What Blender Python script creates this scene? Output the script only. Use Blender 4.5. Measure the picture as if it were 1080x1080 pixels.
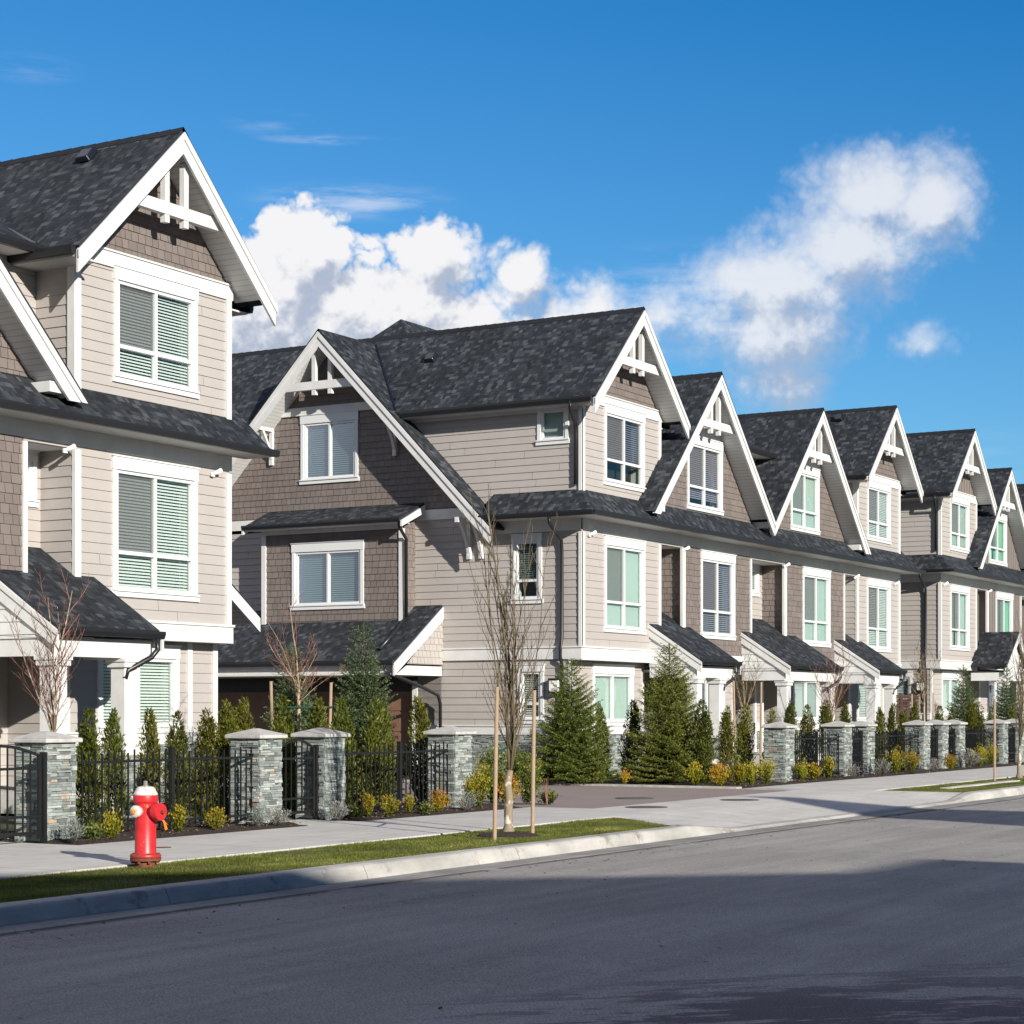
import bpy, math, random
import numpy as np
from mathutils import Vector, Matrix, noise
R=math.radians
random.seed(7); rng=np.random.default_rng(7)
for o in list(bpy.data.objects): bpy.data.objects.remove(o)
scn=bpy.context.scene
COL=scn.collection
# ------------------------------------------------------------------ camera
TH=R(30.342)                       # view axis, measured from +X (street) towards +Y (houses)
FPX=2101.36
cam_d=bpy.data.cameras.new('camera'); cam=bpy.data.objects.new('camera',cam_d); COL.objects.link(cam)
cam.location=(0,0,1.55); cam.rotation_euler=(R(90),0,TH-R(90))
cam_d.sensor_width=36; cam_d.lens=FPX/1080*36; cam_d.shift_y=209/1080
cam_d.clip_start=.1; cam_d.clip_end=5000
scn.camera=cam
# ------------------------------------------------------------------ light
SUN_EL=R(19.5); SUN_AZ=R(26.7)      # light travels towards (+sin, +cos)
ldir=Vector((math.sin(SUN_AZ)*math.cos(SUN_EL), math.cos(SUN_AZ)*math.cos(SUN_EL), -math.sin(SUN_EL)))
sd=bpy.data.lights.new('sun','SUN'); sun=bpy.data.objects.new('sun',sd); COL.objects.link(sun)
sd.energy=5.0; sd.angle=R(.5); sd.color=(1,.94,.84)
sun.rotation_euler=ldir.to_track_quat('-Z','Y').to_euler()
scn.view_settings.view_transform='Standard'; scn.view_settings.look='None'
scn.view_settings.exposure=.5; scn.view_settings.gamma=1; scn.view_settings.use_curve_mapping=False

# ---- small node expression helper
class NT:
    def __init__(s,tree): s.t=tree; s.n=tree.nodes; s.l=tree.links
    def new(s,typ,**kw):
        n=s.n.new(typ)
        for k,v in kw.items(): setattr(n,k,v)
        return n
    def set(s,sock,v):
        if hasattr(v,'is_linked') or isinstance(v,bpy.types.NodeSocket): s.l.new(v,sock)
        else: sock.default_value=v
    def m(s,op,*a,clamp=False):
        n=s.new('ShaderNodeMath',operation=op); n.use_clamp=clamp
        for i,v in enumerate(a): s.set(n.inputs[i],v)
        return n.outputs[0]
    def ss(s,x,a,b):
        n=s.new('ShaderNodeMapRange',interpolation_type='SMOOTHSTEP')
        s.set(n.inputs['Value'],x); s.set(n.inputs['From Min'],a); s.set(n.inputs['From Max'],b)
        return n.outputs[0]
    def lin(s,x,a,b,c=0.,d=1.):
        n=s.new('ShaderNodeMapRange'); s.set(n.inputs['Value'],x)
        for k,v in (('From Min',a),('From Max',b),('To Min',c),('To Max',d)): s.set(n.inputs[k],v)
        return n.outputs[0]
    def mix(s,f,a,b,mode='MIX'):
        n=s.new('ShaderNodeMix',data_type='RGBA',blend_type=mode)
        s.set(n.inputs[0],f)
        for i,v in ((6,a),(7,b)):
            if not isinstance(v,bpy.types.NodeSocket) and len(v)==3: v=(*v,1)
            s.set(n.inputs[i],v)
        return n.outputs[2]
    def ramp(s,f,stops,interp='LINEAR'):
        n=s.new('ShaderNodeValToRGB'); cr=n.color_ramp; cr.interpolation=interp
        while len(cr.elements)<len(stops): cr.elements.new(.5)
        for e,(p,c) in zip(cr.elements,stops): e.position=p; e.color=(*c,1)
        s.set(n.inputs[0],f); return n.outputs[0]
    def noise(s,vec,scale,detail=4,rough=.5,dist=0.,dims='3D'):
        n=s.new('ShaderNodeTexNoise',noise_dimensions=dims)
        if vec is not None: s.l.new(vec,n.inputs['Vector'])
        n.inputs['Scale'].default_value=scale; n.inputs['Detail'].default_value=detail
        n.inputs['Roughness'].default_value=rough; n.inputs['Distortion'].default_value=dist
        return n.outputs['Fac']
    def comb(s,x,y,z=0.):
        n=s.new('ShaderNodeCombineXYZ'); s.set(n.inputs[0],x); s.set(n.inputs[1],y); s.set(n.inputs[2],z); return n.outputs[0]
    def sep(s,v):
        n=s.new('ShaderNodeSeparateXYZ'); s.l.new(v,n.inputs[0]); return n.outputs
    def bump(s,h,strength=.5,dist=.01,normal=None):
        n=s.new('ShaderNodeBump'); s.set(n.inputs['Height'],h); n.inputs['Strength'].default_value=strength; n.inputs['Distance'].default_value=dist
        if normal is not None: s.l.new(normal,n.inputs['Normal'])
        return n.outputs[0]

# ------------------------------------------------------------------ world: sky with clouds
SKY_STR=.059; EXPO=2**.5
def azel(px,py):
    x=(px-540)/FPX; y=(749-py)/FPX
    return math.degrees(math.atan(x)), math.degrees(math.atan(y/math.hypot(1,x)))
w=bpy.data.worlds.new('World'); scn.world=w; w.use_nodes=True
T=NT(w.node_tree); T.n.clear()
out=T.new('ShaderNodeOutputWorld'); bg=T.new('ShaderNodeBackground')
T.l.new(bg.outputs[0],out.inputs[0]); bg.inputs[1].default_value=SKY_STR
sky=T.new('ShaderNodeTexSky',sky_type='NISHITA'); sky.sun_disc=False
sky.sun_elevation=SUN_EL; sky.sun_rotation=math.pi+SUN_AZ
sky.air_density=1.0; sky.dust_density=.3; sky.ozone_density=3.5
tc=T.new('ShaderNodeTexCoord'); dirv=tc.outputs['Generated']
sx,sy,sz=T.sep(dirv)[:3]
az0=T.m('ARCTAN2',sy,sx)                                      # from +X
AZ=T.m('MULTIPLY',T.m('SUBTRACT',float(TH),az0),57.29578)      # degrees right of the view axis
EL=T.m('MULTIPLY',T.m('ARCSINE',sz),57.29578)
# cloud field group: P(az,el) -> field
g=bpy.data.node_groups.new('cloud_field','ShaderNodeTree')
g.interface.new_socket('P',in_out='INPUT',socket_type='NodeSocketVector')
g.interface.new_socket('F',in_out='OUTPUT',socket_type='NodeSocketFloat')
G=NT(g); gi=G.new('NodeGroupInput'); go=G.new('NodeGroupOutput')
P0=gi.outputs[0]
n1=G.noise(P0,.5,4,.5); n2=G.noise(P0,3.2,3,.6)
def bl(sc_): return G.m('ABSOLUTE',G.m('SUBTRACT',G.m('MULTIPLY',G.noise(P0,sc_,1,.4),2.),1.))
bil=G.m('ADD',G.m('ADD',G.m('MULTIPLY',bl(.62),.70),G.m('MULTIPLY',bl(1.35),.50)),G.m('MULTIPLY',bl(3.3),.26))
gx,gy,_=G.sep(P0)[:3]
ell=[ # px cx,cy,rx,ry, amp
 (322,262,50,44,1.0),(275,325,75,70,1.0),(458,270,44,38,1.0),(395,330,120,58,.85),(550,296,36,36,.9),(500,345,150,60,.7),
 (628,325,46,36,.75),(700,350,110,40,.45),(300,390,200,50,.75),
 (915,205,80,52,1.15),(985,215,58,62,1.1),(890,262,92,62,1.2),(820,300,92,58,1.2),(825,352,80,74,1.15),(832,400,50,52,.95),(760,335,90,60,.75),(700,330,90,40,.6),(610,345,100,45,.8),
 (978,362,48,26,.5),(690,335,110,30,.7),(560,352,170,34,.9)]
acc=None
for cx,cy,rx,ry,amp in ell:
    a,e=azel(cx,cy); k=57.3/FPX
    dx=G.m('MULTIPLY',G.m('SUBTRACT',gx,a),1/(rx*k)); dy=G.m('MULTIPLY',G.m('SUBTRACT',gy,e),1/(ry*k))
    d=G.m('SQRT',G.m('ADD',G.m('MULTIPLY',dx,dx),G.m('MULTIPLY',dy,dy)))
    v=G.m('MULTIPLY',G.m('SUBTRACT',1.35,d),amp)
    acc=v if acc is None else G.m('SMOOTH_MAX',acc,v,.15)
# unseen cloud cover, added away from the view to whiten the ambient light
amb_cloud=G.m('SUBTRACT',G.noise(P0,.045,3,.5),G.m('SUBTRACT',.535,G.m('MULTIPLY',G.m('MULTIPLY',G.ss(gx,-20.,-45.),G.ss(gx,-150.,-110.)),.19))); away=G.ss(G.m('ABSOLUTE',gx),20.,40.)
acc=G.m('MAXIMUM',acc,G.m('ADD',G.m('MULTIPLY',amb_cloud,6.),G.m('MULTIPLY',G.m('SUBTRACT',away,1.),6.)))
near=G.ss(acc,-.30,.15)
f=G.m('ADD',acc,G.m('MULTIPLY',G.m('ADD',G.m('MULTIPLY',G.m('SUBTRACT',bil,.22),G.lin(gx,-1.5,4.,1.1,.72)),G.m('MULTIPLY',G.m('SUBTRACT',n1,.5),.55)),near))
f=G.m('ADD',f,G.m('MULTIPLY',G.m('MULTIPLY',G.m('SUBTRACT',n2,.5),.34),near))
G.l.new(f,go.inputs[0])
def field(az,el):
    n=T.new('ShaderNodeGroup'); n.node_tree=g; T.l.new(T.comb(az,el),n.inputs[0]); return n.outputs[0]
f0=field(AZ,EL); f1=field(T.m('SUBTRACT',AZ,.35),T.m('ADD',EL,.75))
dens=T.ss(f0,.16,T.lin(AZ,-3.,5.,.50,1.32))
lit=T.ss(T.m('ADD',T.m('SUBTRACT',f0,f1),T.m('MULTIPLY',T.m('SUBTRACT',EL,T.lin(AZ,-6.,8.,9.6,9.6)),.13)),-.25,.55)
thin=T.ss(AZ,3.,7.)
dens=T.m('MULTIPLY',dens,T.lin(thin,0.,1.,1.,.82))
# wisps
wn=T.noise(T.comb(T.m('MULTIPLY',AZ,.25),T.m('MULTIPLY',EL,1.6)),1.2,5,.6)
def wisp(cx,cy,rx,ry,amp):
    a,e=azel(cx,cy);k=57.3/FPX
    dx=T.m('MULTIPLY',T.m('SUBTRACT',AZ,a),1/(rx*k)); dy=T.m('MULTIPLY',T.m('SUBTRACT',EL,e),1/(ry*k))
    d=T.m('SQRT',T.m('ADD',T.m('MULTIPLY',dx,dx),T.m('MULTIPLY',dy,dy)))
    return T.m('MULTIPLY',T.m('MULTIPLY',T.ss(d,1.1,.1),amp),T.ss(wn,.38,.7))
ws=wisp(370,212,120,22,.55)
for a in ((345,147,80,7,.45),(30,72,60,16,.25),(290,130,60,14,.22),(740,320,160,70,.35),(1000,480,140,40,.1)): ws=T.m('MAXIMUM',ws,wisp(*a))
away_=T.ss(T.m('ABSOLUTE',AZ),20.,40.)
cloudcol=T.mix(T.m('MULTIPLY',lit,T.lin(T.m('MULTIPLY',away_,T.ss(AZ,-30.,0.)),0.,1.,1.,.3)),(.47,.54,.68),(.98,.98,1.0))  # out-of-view clouds on the right greyed to lower the ambient light
cs=1/SKY_STR
ccs=T.mix(1.,cloudcol,(cs*.93/EXPO,cs*.93/EXPO,cs*.93/EXPO),'MULTIPLY')
sc3=T.new('ShaderNodeSeparateColor'); T.l.new(sky.outputs[0],sc3.inputs[0]); cc3=T.new('ShaderNodeCombineColor')
for ch,(a_,b_) in enumerate(((1.12,-.098),(1.46,-.085),(1.54,.0))): T.l.new(T.m('MAXIMUM',T.m('ADD',T.m('MULTIPLY',sc3.outputs[ch],a_),b_*cs/EXPO),.002*cs),cc3.inputs[ch])
skyc=cc3.outputs[0]
hz=T.ss(EL,9.,0.)
c1=T.mix(ws,skyc,(cs*.80/EXPO,cs*.85/EXPO,cs*.95/EXPO))
c2=T.mix(dens,c1,ccs)
amb_dim=T.m('MULTIPLY',T.m('MULTIPLY',away_,T.m('SUBTRACT',1.,T.m('MULTIPLY',T.ss(AZ,-15.,-45.),T.ss(AZ,-150.,-110.)))),.5)  # unseen sky dimmed on purpose, so shaded ground gets less ambient light
kk=T.m('SUBTRACT',1.,amb_dim); c2=T.mix(1.,c2,T.comb(kk,kk,kk),'MULTIPLY')
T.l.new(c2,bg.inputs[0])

# ------------------------------------------------------------------ materials
MATS={}
def mat(name,fn):
    m=bpy.data.materials.new(name); m.use_nodes=True; t=NT(m.node_tree); t.n.clear()
    o=t.new('ShaderNodeOutputMaterial'); b=t.new('ShaderNodeBsdfPrincipled'); t.l.new(b.outputs[0],o.inputs[0])
    fn(t,b,o); MATS[name]=m; return m
def gen(t): return t.new('ShaderNodeNewGeometry').outputs['Position']
def objc(t): return t.new('ShaderNodeTexCoord').outputs['Object']
def vcol(t): return t.new('ShaderNodeAttribute',attribute_name='Col').outputs['Fac']
def paint(name,c,rough=.55,var=.10,sc=3.,bump=.15,spec=.4):
    def f(t,b,o):
        p=gen(t); n=t.noise(p,sc,5,.6); k=t.lin(n,.25,.75,1-var,1+var*.6)
        st=t.noise(t.comb(t.m('MULTIPLY',t.sep(p)[0],4.),t.m('MULTIPLY',t.sep(p)[1],4.),t.m('MULTIPLY',t.sep(p)[2],.6)),1.,3,.6)
        k=t.m('MULTIPLY',k,t.lin(st,.3,.7,1-var*.4,1+var*.3))
        t.l.new(t.mix(1.,(*c,1),t.comb(k,k,k),'MULTIPLY'),b.inputs['Base Color'])
        b.inputs['Roughness'].default_value=rough; b.inputs['Specular IOR Level'].default_value=spec
        if bump: t.l.new(t.bump(t.noise(p,60,3,.6),bump,.003),b.inputs['Normal'])
    return mat(name,f)
def paintv(name,c,rough=.6,var=.10,amt=.16):
    def f(t,b,o):
        p=gen(t); n=t.noise(p,2.5,5,.6); k=t.lin(n,.25,.75,1-var,1+var*.6)
        k=t.m('MULTIPLY',k,t.lin(vcol(t),0.,1.,1-amt,1+amt))
        t.l.new(t.mix(1.,(*c,1),t.comb(k,k,k),'MULTIPLY'),b.inputs['Base Color'])
        b.inputs['Roughness'].default_value=rough; b.inputs['Specular IOR Level'].default_value=.35
        t.l.new(t.bump(t.noise(t.comb(t.m('MULTIPLY',t.sep(p)[0],8.),t.m('MULTIPLY',t.sep(p)[1],8.),t.m('MULTIPLY',t.sep(p)[2],60.)),1.,3,.6),.25,.004),b.inputs['Normal'])
    return mat(name,f)
paintv('siding',(.395,.366,.345),.55,.05,.045)
paintv('brown_shingle',(.178,.150,.137),.6,.07,.10)
paintv('batten_board',(.19,.165,.155),.6,.07,.06)
paint('white_trim',(.64,.64,.635),.45,.10)
def _sof(t,b,o):
    p=gen(t); x,y,z=t.sep(p)[:3]; l=t.ss(t.m('ABSOLUTE',t.m('SUBTRACT',t.m('FRACT',t.m('DIVIDE',z,.075)),.5)),.40,.46)
    t.l.new(t.mix(t.m('MULTIPLY',l,.55),(.60,.60,.59),(.26,.26,.26)),b.inputs['Base Color']); b.inputs['Roughness'].default_value=.6
mat('soffit',_sof)
paint('vinyl',(.66,.67,.675),.3,.02,bump=0)
paint('black_metal',(.018,.019,.022),.32,.1,bump=.05)
paint('roof_metal',(.010,.013,.022),.25,.1,bump=0,spec=.7)
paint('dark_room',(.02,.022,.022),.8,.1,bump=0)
paint('door_maroon',(.075,.035,.032),.4,.1)
paint('door_dark',(.02,.016,.015),.35,.1)
paint('garage_brown',(.21,.115,.075),.45,.2,8.)
paint('lattice_brown',(.085,.048,.038),.7,.2,6.)
paint('lamp_white',(.8,.8,.78),.4,.02)
paint('rust',(.16,.05,.028),.85,.4,30.)
paint('iron',(.012,.013,.014),.4,.2,20.)
def _cap(t,b,o):
    p=gen(t); n=t.noise(p,6,6,.65); n2=t.noise(p,60,3,.6)
    t.l.new(t.mix(t.ss(n,.35,.7),(.50,.49,.47),(.38,.37,.35)),b.inputs['Base Color']); b.inputs['Roughness'].default_value=.85
    t.l.new(t.bump(n2,.4,.004),b.inputs['Normal'])
mat('cap_concrete',_cap)
def _roof(t,b,o):
    uv=t.new('ShaderNodeUVMap').outputs[0]; u,v,_=t.sep(uv)[:3]
    rh=.115
    row=t.m('FLOOR',t.m('DIVIDE',v,rh)); fv=t.m('FRACT',t.m('DIVIDE',v,rh))
    wn=t.new('ShaderNodeTexWhiteNoise',noise_dimensions='1D'); t.l.new(row,wn.inputs['W'])
    off=t.m('MULTIPLY',wn.outputs['Value'],7.)
    # two overlaid tab lengths -> uneven tabs
    a=t.m('DIVIDE',t.m('ADD',u,off),.135); ia=t.m('FLOOR',a)
    b2=t.m('DIVIDE',t.m('ADD',u,t.m('MULTIPLY',off,1.7)),.22); ib=t.m('FLOOR',b2)
    w1=t.new('ShaderNodeTexWhiteNoise',noise_dimensions='3D'); t.l.new(t.comb(ia,row,ib),w1.inputs['Vector'])
    r=w1.outputs['Value']
    big=t.noise(gen(t),.9,3,.6)
    col=t.ramp(r,[(0,(.012,.015,.020)),(.35,(.019,.023,.029)),(.7,(.030,.035,.042)),(.86,(.047,.053,.061)),(1,(.075,.082,.092))])
    k=t.lin(big,.3,.7,.8,1.2)
    edge=t.ss(fv,.10,.0)
    k=t.m('MULTIPLY',k,t.m('SUBTRACT',1.,t.m('MULTIPLY',edge,.35)))
    gr=t.noise(gen(t),160,2,.6); k=t.m('MULTIPLY',k,t.lin(gr,.3,.7,.75,1.25))
    t.l.new(t.mix(1.,col,t.comb(k,k,k),'MULTIPLY'),b.inputs['Base Color'])
    b.inputs['Roughness'].default_value=.85; b.inputs['Specular IOR Level'].default_value=.25
    h=t.m('ADD',t.m('ADD',t.m('MULTIPLY',t.m('SUBTRACT',1.,fv),.012),t.m('MULTIPLY',t.ss(r,.5,.62),.006)),t.m('MULTIPLY',gr,.003))
    t.l.new(t.bump(h,1.,1.),b.inputs['Normal'])
mat('roof_shingle',_roof)
def _stone(t,b,o):
    v=vcol(t); p=gen(t); n=t.noise(p,14,5,.65)
    c=t.ramp(v,[(0,(.10,.115,.112)),(.25,(.175,.20,.192)),(.5,(.24,.275,.262)),(.75,(.33,.36,.345)),(.86,(.42,.44,.42)),(.93,(.36,.31,.24)),(.965,(.38,.20,.11)),(1,(.50,.46,.40))])
    k=t.lin(n,.25,.75,.72,1.25)
    c=t.mix(1.,c,t.comb(k,k,k),'MULTIPLY')
    rustm=t.m('MULTIPLY',t.ss(t.noise(p,5,4,.6),.60,.72),.55)
    c=t.mix(rustm,c,(.34,.24,.15))
    t.l.new(c,b.inputs['Base Color']); b.inputs['Roughness'].default_value=.7
    t.l.new(t.bump(t.noise(p,35,5,.65),.8,.012),b.inputs['Normal'])
mat('ledge_stone',_stone)
def _glass(t,b,o):
    t.n.remove(b)
    tr=t.new('ShaderNodeBsdfTransparent'); tr.inputs[0].default_value=(.84,.91,.885,1)
    gl=t.new('ShaderNodeBsdfGlossy'); gl.inputs['Roughness'].default_value=.02; gl.inputs[0].default_value=(.95,1,1,1)
    t.l.new(t.bump(t.noise(gen(t),1.4,3,.5),.22,.02),gl.inputs['Normal'])
    fr=t.new('ShaderNodeFresnel'); fr.inputs[0].default_value=1.6
    mx=t.new('ShaderNodeMixShader'); t.l.new(t.m('MULTIPLY',fr.outputs[0],1.7,clamp=True),mx.inputs[0])
    t.l.new(tr.outputs[0],mx.inputs[1]); t.l.new(gl.outputs[0],mx.inputs[2]); t.l.new(mx.outputs[0],o.inputs[0])
mat('glass',_glass)
def _screen(t,b,o):
    t.n.remove(b)
    tr=t.new('ShaderNodeBsdfTransparent'); tr.inputs[0].default_value=(.9,.9,.9,1)
    di=t.new('ShaderNodeBsdfDiffuse'); di.inputs[0].default_value=(.16,.17,.18,1)
    mx=t.new('ShaderNodeMixShader'); mx.inputs[0].default_value=.45
    t.l.new(tr.outputs[0],mx.inputs[1]); t.l.new(di.outputs[0],mx.inputs[2]); t.l.new(mx.outputs[0],o.inputs[0])
mat('insect_screen',_screen)
paint('blind_white',(.72,.74,.73),.6,.03,bump=0)
paint('blind_grey',(.42,.46,.46),.6,.03,bump=0)
paint('blind_mint',(.47,.54,.515),.7,.03,bump=0)
paint('blind_dark',(.36,.32,.42),.5,.06,bump=0)
paint('blind_teal',(.15,.21,.20),.6,.05,bump=0)
paint('curtain_green',(.28,.55,.42),.7,.1,bump=0)
def _asph(t,b,o):
    p=gen(t); x,y,_=t.sep(p)[:3]; n=t.noise(p,.35,5,.6); f=t.noise(p,70,4,.75); f2=t.noise(p,230,2,.6)
    st=t.noise(t.comb(t.m('MULTIPLY',x,.18),t.m('MULTIPLY',y,2.2)),1.,5,.65)
    c=t.mix(t.ss(n,.3,.7),(.315,.30,.28),(.38,.362,.338))
    vo=t.new('ShaderNodeTexVoronoi'); t.l.new(p,vo.inputs['Vector']); vo.inputs['Scale'].default_value=55
    sp=t.m('MULTIPLY',t.lin(vo.outputs['Color'],.0,1.,.80,1.18),t.lin(f,.3,.7,.80,1.18))
    k=t.m('MULTIPLY',t.m('MULTIPLY',sp,t.lin(f2,.3,.7,.85,1.12)),t.lin(st,.3,.7,.80,1.14)); c=t.mix(1.,c,t.comb(k,k,k),'MULTIPLY')
    sblot=t.ss(t.noise(p,1.1,6,.75),.60,.70); c=t.mix(t.m('MULTIPLY',sblot,.22),c,(.20,.18,.18))
    # worn, darker damp patches in the near corner of the road
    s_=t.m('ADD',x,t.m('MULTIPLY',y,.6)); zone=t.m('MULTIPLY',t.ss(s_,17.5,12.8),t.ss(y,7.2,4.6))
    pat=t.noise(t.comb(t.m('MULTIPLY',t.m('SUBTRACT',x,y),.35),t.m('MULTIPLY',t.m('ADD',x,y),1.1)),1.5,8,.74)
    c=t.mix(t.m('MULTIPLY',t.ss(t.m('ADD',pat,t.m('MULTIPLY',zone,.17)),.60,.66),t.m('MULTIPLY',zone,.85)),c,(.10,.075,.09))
    # grime along the gutter
    wet=t.m('MULTIPLY',t.ss(t.m('ABSOLUTE',t.m('SUBTRACT',y,T_EDGE)),.15,.0),t.ss(t.noise(p,1.5,5,.7),.30,.48))
    c=t.mix(t.m('MULTIPLY',wet,.85),c,(.06,.05,.045))
    crv=t.m('ABSOLUTE',t.m('SUBTRACT',t.noise(p,.7,7,.7),.5)); cr=t.m('MULTIPLY',t.ss(crv,.005,.001),t.ss(t.noise(p,.3,2,.5),.44,.56))
    c=t.mix(t.m('MULTIPLY',cr,.55),c,(.09,.085,.085))
    t.l.new(c,b.inputs['Base Color']); b.inputs['Roughness'].default_value=.88; b.inputs['Specular IOR Level'].default_value=.3
    t.l.new(t.bump(t.m('ADD',f,vo.outputs['Distance']),.8,.008),b.inputs['Normal'])
T_EDGE=10.98
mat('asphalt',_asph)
def _lane(t,b,o):
    p=gen(t); n=t.noise(p,.8,5,.6); f=t.noise(p,70,3,.7)
    c=t.mix(n,(.22,.18,.165),(.30,.245,.225)); k=t.lin(f,.3,.7,.85,1.15)
    t.l.new(t.mix(1.,c,t.comb(k,k,k),'MULTIPLY'),b.inputs['Base Color']); b.inputs['Roughness'].default_value=.9
    t.l.new(t.bump(f,.5,.006),b.inputs['Normal'])
mat('lane_asphalt',_lane)
def conc(name,ca,cb,joint=1.5,dirt=.3,off=0.):
    def f(t,b,o):
        p=gen(t); x,y,_=t.sep(p)[:3]; n=t.noise(p,1.1,6,.65); s=t.noise(t.comb(t.m('MULTIPLY',x,.5),t.m('MULTIPLY',y,6.)),1.,5,.7); g_=t.noise(p,120,2,.6)
        c=t.mix(t.ss(n,.3,.7),ca,cb)
        k=t.m('MULTIPLY',t.lin(s,.3,.7,1-dirt*.35,1+dirt*.2),t.lin(g_,.3,.7,.93,1.07)); c=t.mix(1.,c,t.comb(k,k,k),'MULTIPLY')
        blot=t.ss(t.noise(p,2.3,7,.75),.55,.68); c=t.mix(t.m('MULTIPLY',blot,dirt),c,(.15,.14,.125))
        hgt=g_
        if joint:
            fx=t.m('ABSOLUTE',t.m('SUBTRACT',t.m('FRACT',t.m('DIVIDE',t.m('ADD',x,off),joint)),.5)); j=t.ss(fx,.4925,.498)
            c=t.mix(t.m('MULTIPLY',j,.7),c,(.10,.095,.09))
        t.l.new(c,b.inputs['Base Color']); b.inputs['Roughness'].default_value=.85
        t.l.new(t.bump(hgt,.35,.003),b.inputs['Normal'])
    return mat(name,f)
conc('sidewalk_concrete',(.50,.485,.455),(.60,.58,.545),1.8,.28)
conc('kerb_concrete',(.34,.33,.31),(.48,.465,.435),0,.7)
conc('gutter_concrete',(.20,.195,.185),(.33,.32,.30),0,.8)
def _mulch(t,b,o):
    p=gen(t); n=t.noise(p,22,5,.75); v=t.new('ShaderNodeTexVoronoi'); t.l.new(p,v.inputs['Vector']); v.inputs['Scale'].default_value=45
    t.l.new(t.mix(n,(.012,.008,.006),(.075,.045,.032)),b.inputs['Base Color']); b.inputs['Roughness'].default_value=.95
    t.l.new(t.bump(t.m('ADD',v.outputs['Distance'],n),1.,.03),b.inputs['Normal'])
mat('mulch',_mulch)
def _vc(t,b,o):
    v=vcol(t); t.l.new(t.ramp(v,[(0,(.02,.012,.008)),(.7,(.09,.055,.035)),(.95,(.2,.15,.1)),(1,(.45,.42,.36))]),b.inputs['Base Color']); b.inputs['Roughness'].default_value=.9
mat('chip',_vc)
def _soil(t,b,o):
    p=gen(t); n=t.noise(p,3,6,.7)
    t.l.new(t.mix(n,(.03,.035,.012),(.07,.085,.025)),b.inputs['Base Color']); b.inputs['Roughness'].default_value=.95
    t.l.new(t.bump(t.noise(p,50,4,.7),1.,.02),b.inputs['Normal'])
mat('ground',_soil)
def leafmat(name,stops,trans=.35,rough=.5):
    def f(t,b,o):
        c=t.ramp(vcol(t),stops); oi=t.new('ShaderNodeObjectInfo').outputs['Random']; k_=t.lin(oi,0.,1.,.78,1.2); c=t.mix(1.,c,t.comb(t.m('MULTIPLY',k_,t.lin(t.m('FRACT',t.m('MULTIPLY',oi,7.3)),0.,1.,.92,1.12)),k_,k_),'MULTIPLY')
        t.l.new(c,b.inputs['Base Color']); b.inputs['Roughness'].default_value=rough; b.inputs['Specular IOR Level'].default_value=.3
        tr=t.new('ShaderNodeBsdfTranslucent'); t.l.new(t.mix(1.,c,(1.1,1.2,.6),'MULTIPLY'),tr.inputs[0])
        mx=t.new('ShaderNodeMixShader'); mx.inputs[0].default_value=trans
        t.l.new(b.outputs[0],mx.inputs[1]); t.l.new(tr.outputs[0],mx.inputs[2]); t.l.new(mx.outputs[0],o.inputs[0])
    return mat(name,f)
leafmat('cedar_leaf',[(0,(.03,.036,.006)),(.35,(.072,.088,.012)),(.75,(.165,.172,.024)),(1,(.25,.23,.06))],.3)
leafmat('spruce_needle',[(0,(.025,.036,.010)),(.4,(.10,.125,.022)),(.8,(.22,.245,.045)),(1,(.33,.32,.10))],.3)
leafmat('blue_spruce_needle',[(0,(.02,.035,.014)),(.4,(.065,.10,.040)),(.8,(.13,.18,.085)),(1,(.22,.20,.12))],.2)
leafmat('gold_leaf',[(0,(.07,.09,.008)),(.4,(.17,.18,.014)),(.8,(.34,.30,.025)),(1,(.55,.30,.03))],.35)
leafmat('orange_leaf',[(0,(.12,.11,.01)),(.4,(.32,.25,.015)),(.8,(.50,.30,.03)),(1,(.50,.20,.04))],.35)
leafmat('green_leaf',[(0,(.02,.035,.008)),(.5,(.06,.09,.02)),(.85,(.14,.17,.03)),(1,(.26,.25,.05))],.3)
leafmat('grey_leaf',[(0,(.07,.08,.07)),(.5,(.17,.18,.165)),(1,(.32,.33,.30))],.15)
leafmat('grass_blade',[(0,(.07,.08,.012)),(.5,(.125,.165,.025)),(.88,(.20,.23,.04)),(1,(.36,.31,.14))],.3)
def bark(name,a,b_,c_=None,sc=30):
    def f(t,b,o):
        p=gen(t); n=t.noise(t.comb(t.sep(p)[0],t.sep(p)[1],t.m('MULTIPLY',t.sep(p)[2],1.8)),sc,5,.7)
        c=t.mix(n,a,b_)
        if c_: c=t.mix(t.ss(t.noise(p,9,4,.6),.52,.62),c,c_)
        t.l.new(c,b.inputs['Base Color']); b.inputs['Roughness'].default_value=.85
        t.l.new(t.bump(n,.6,.01),b.inputs['Normal'])
    return mat(name,f)
bark('bark_pale',(.16,.12,.075),(.34,.28,.20),(.55,.52,.44))
bark('twig_olive',(.06,.045,.026),(.20,.155,.09))
bark('twig_red',(.15,.055,.045),(.28,.15,.115))
bark('bark_tan',(.30,.22,.14),(.48,.38,.26))
bark('bark_dark',(.03,.022,.015),(.09,.065,.045))
bark('stake_wood',(.27,.185,.12),(.42,.31,.21),None,12)
paint('tie_green',(.02,.07,.05),.6,.1,bump=0)
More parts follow.
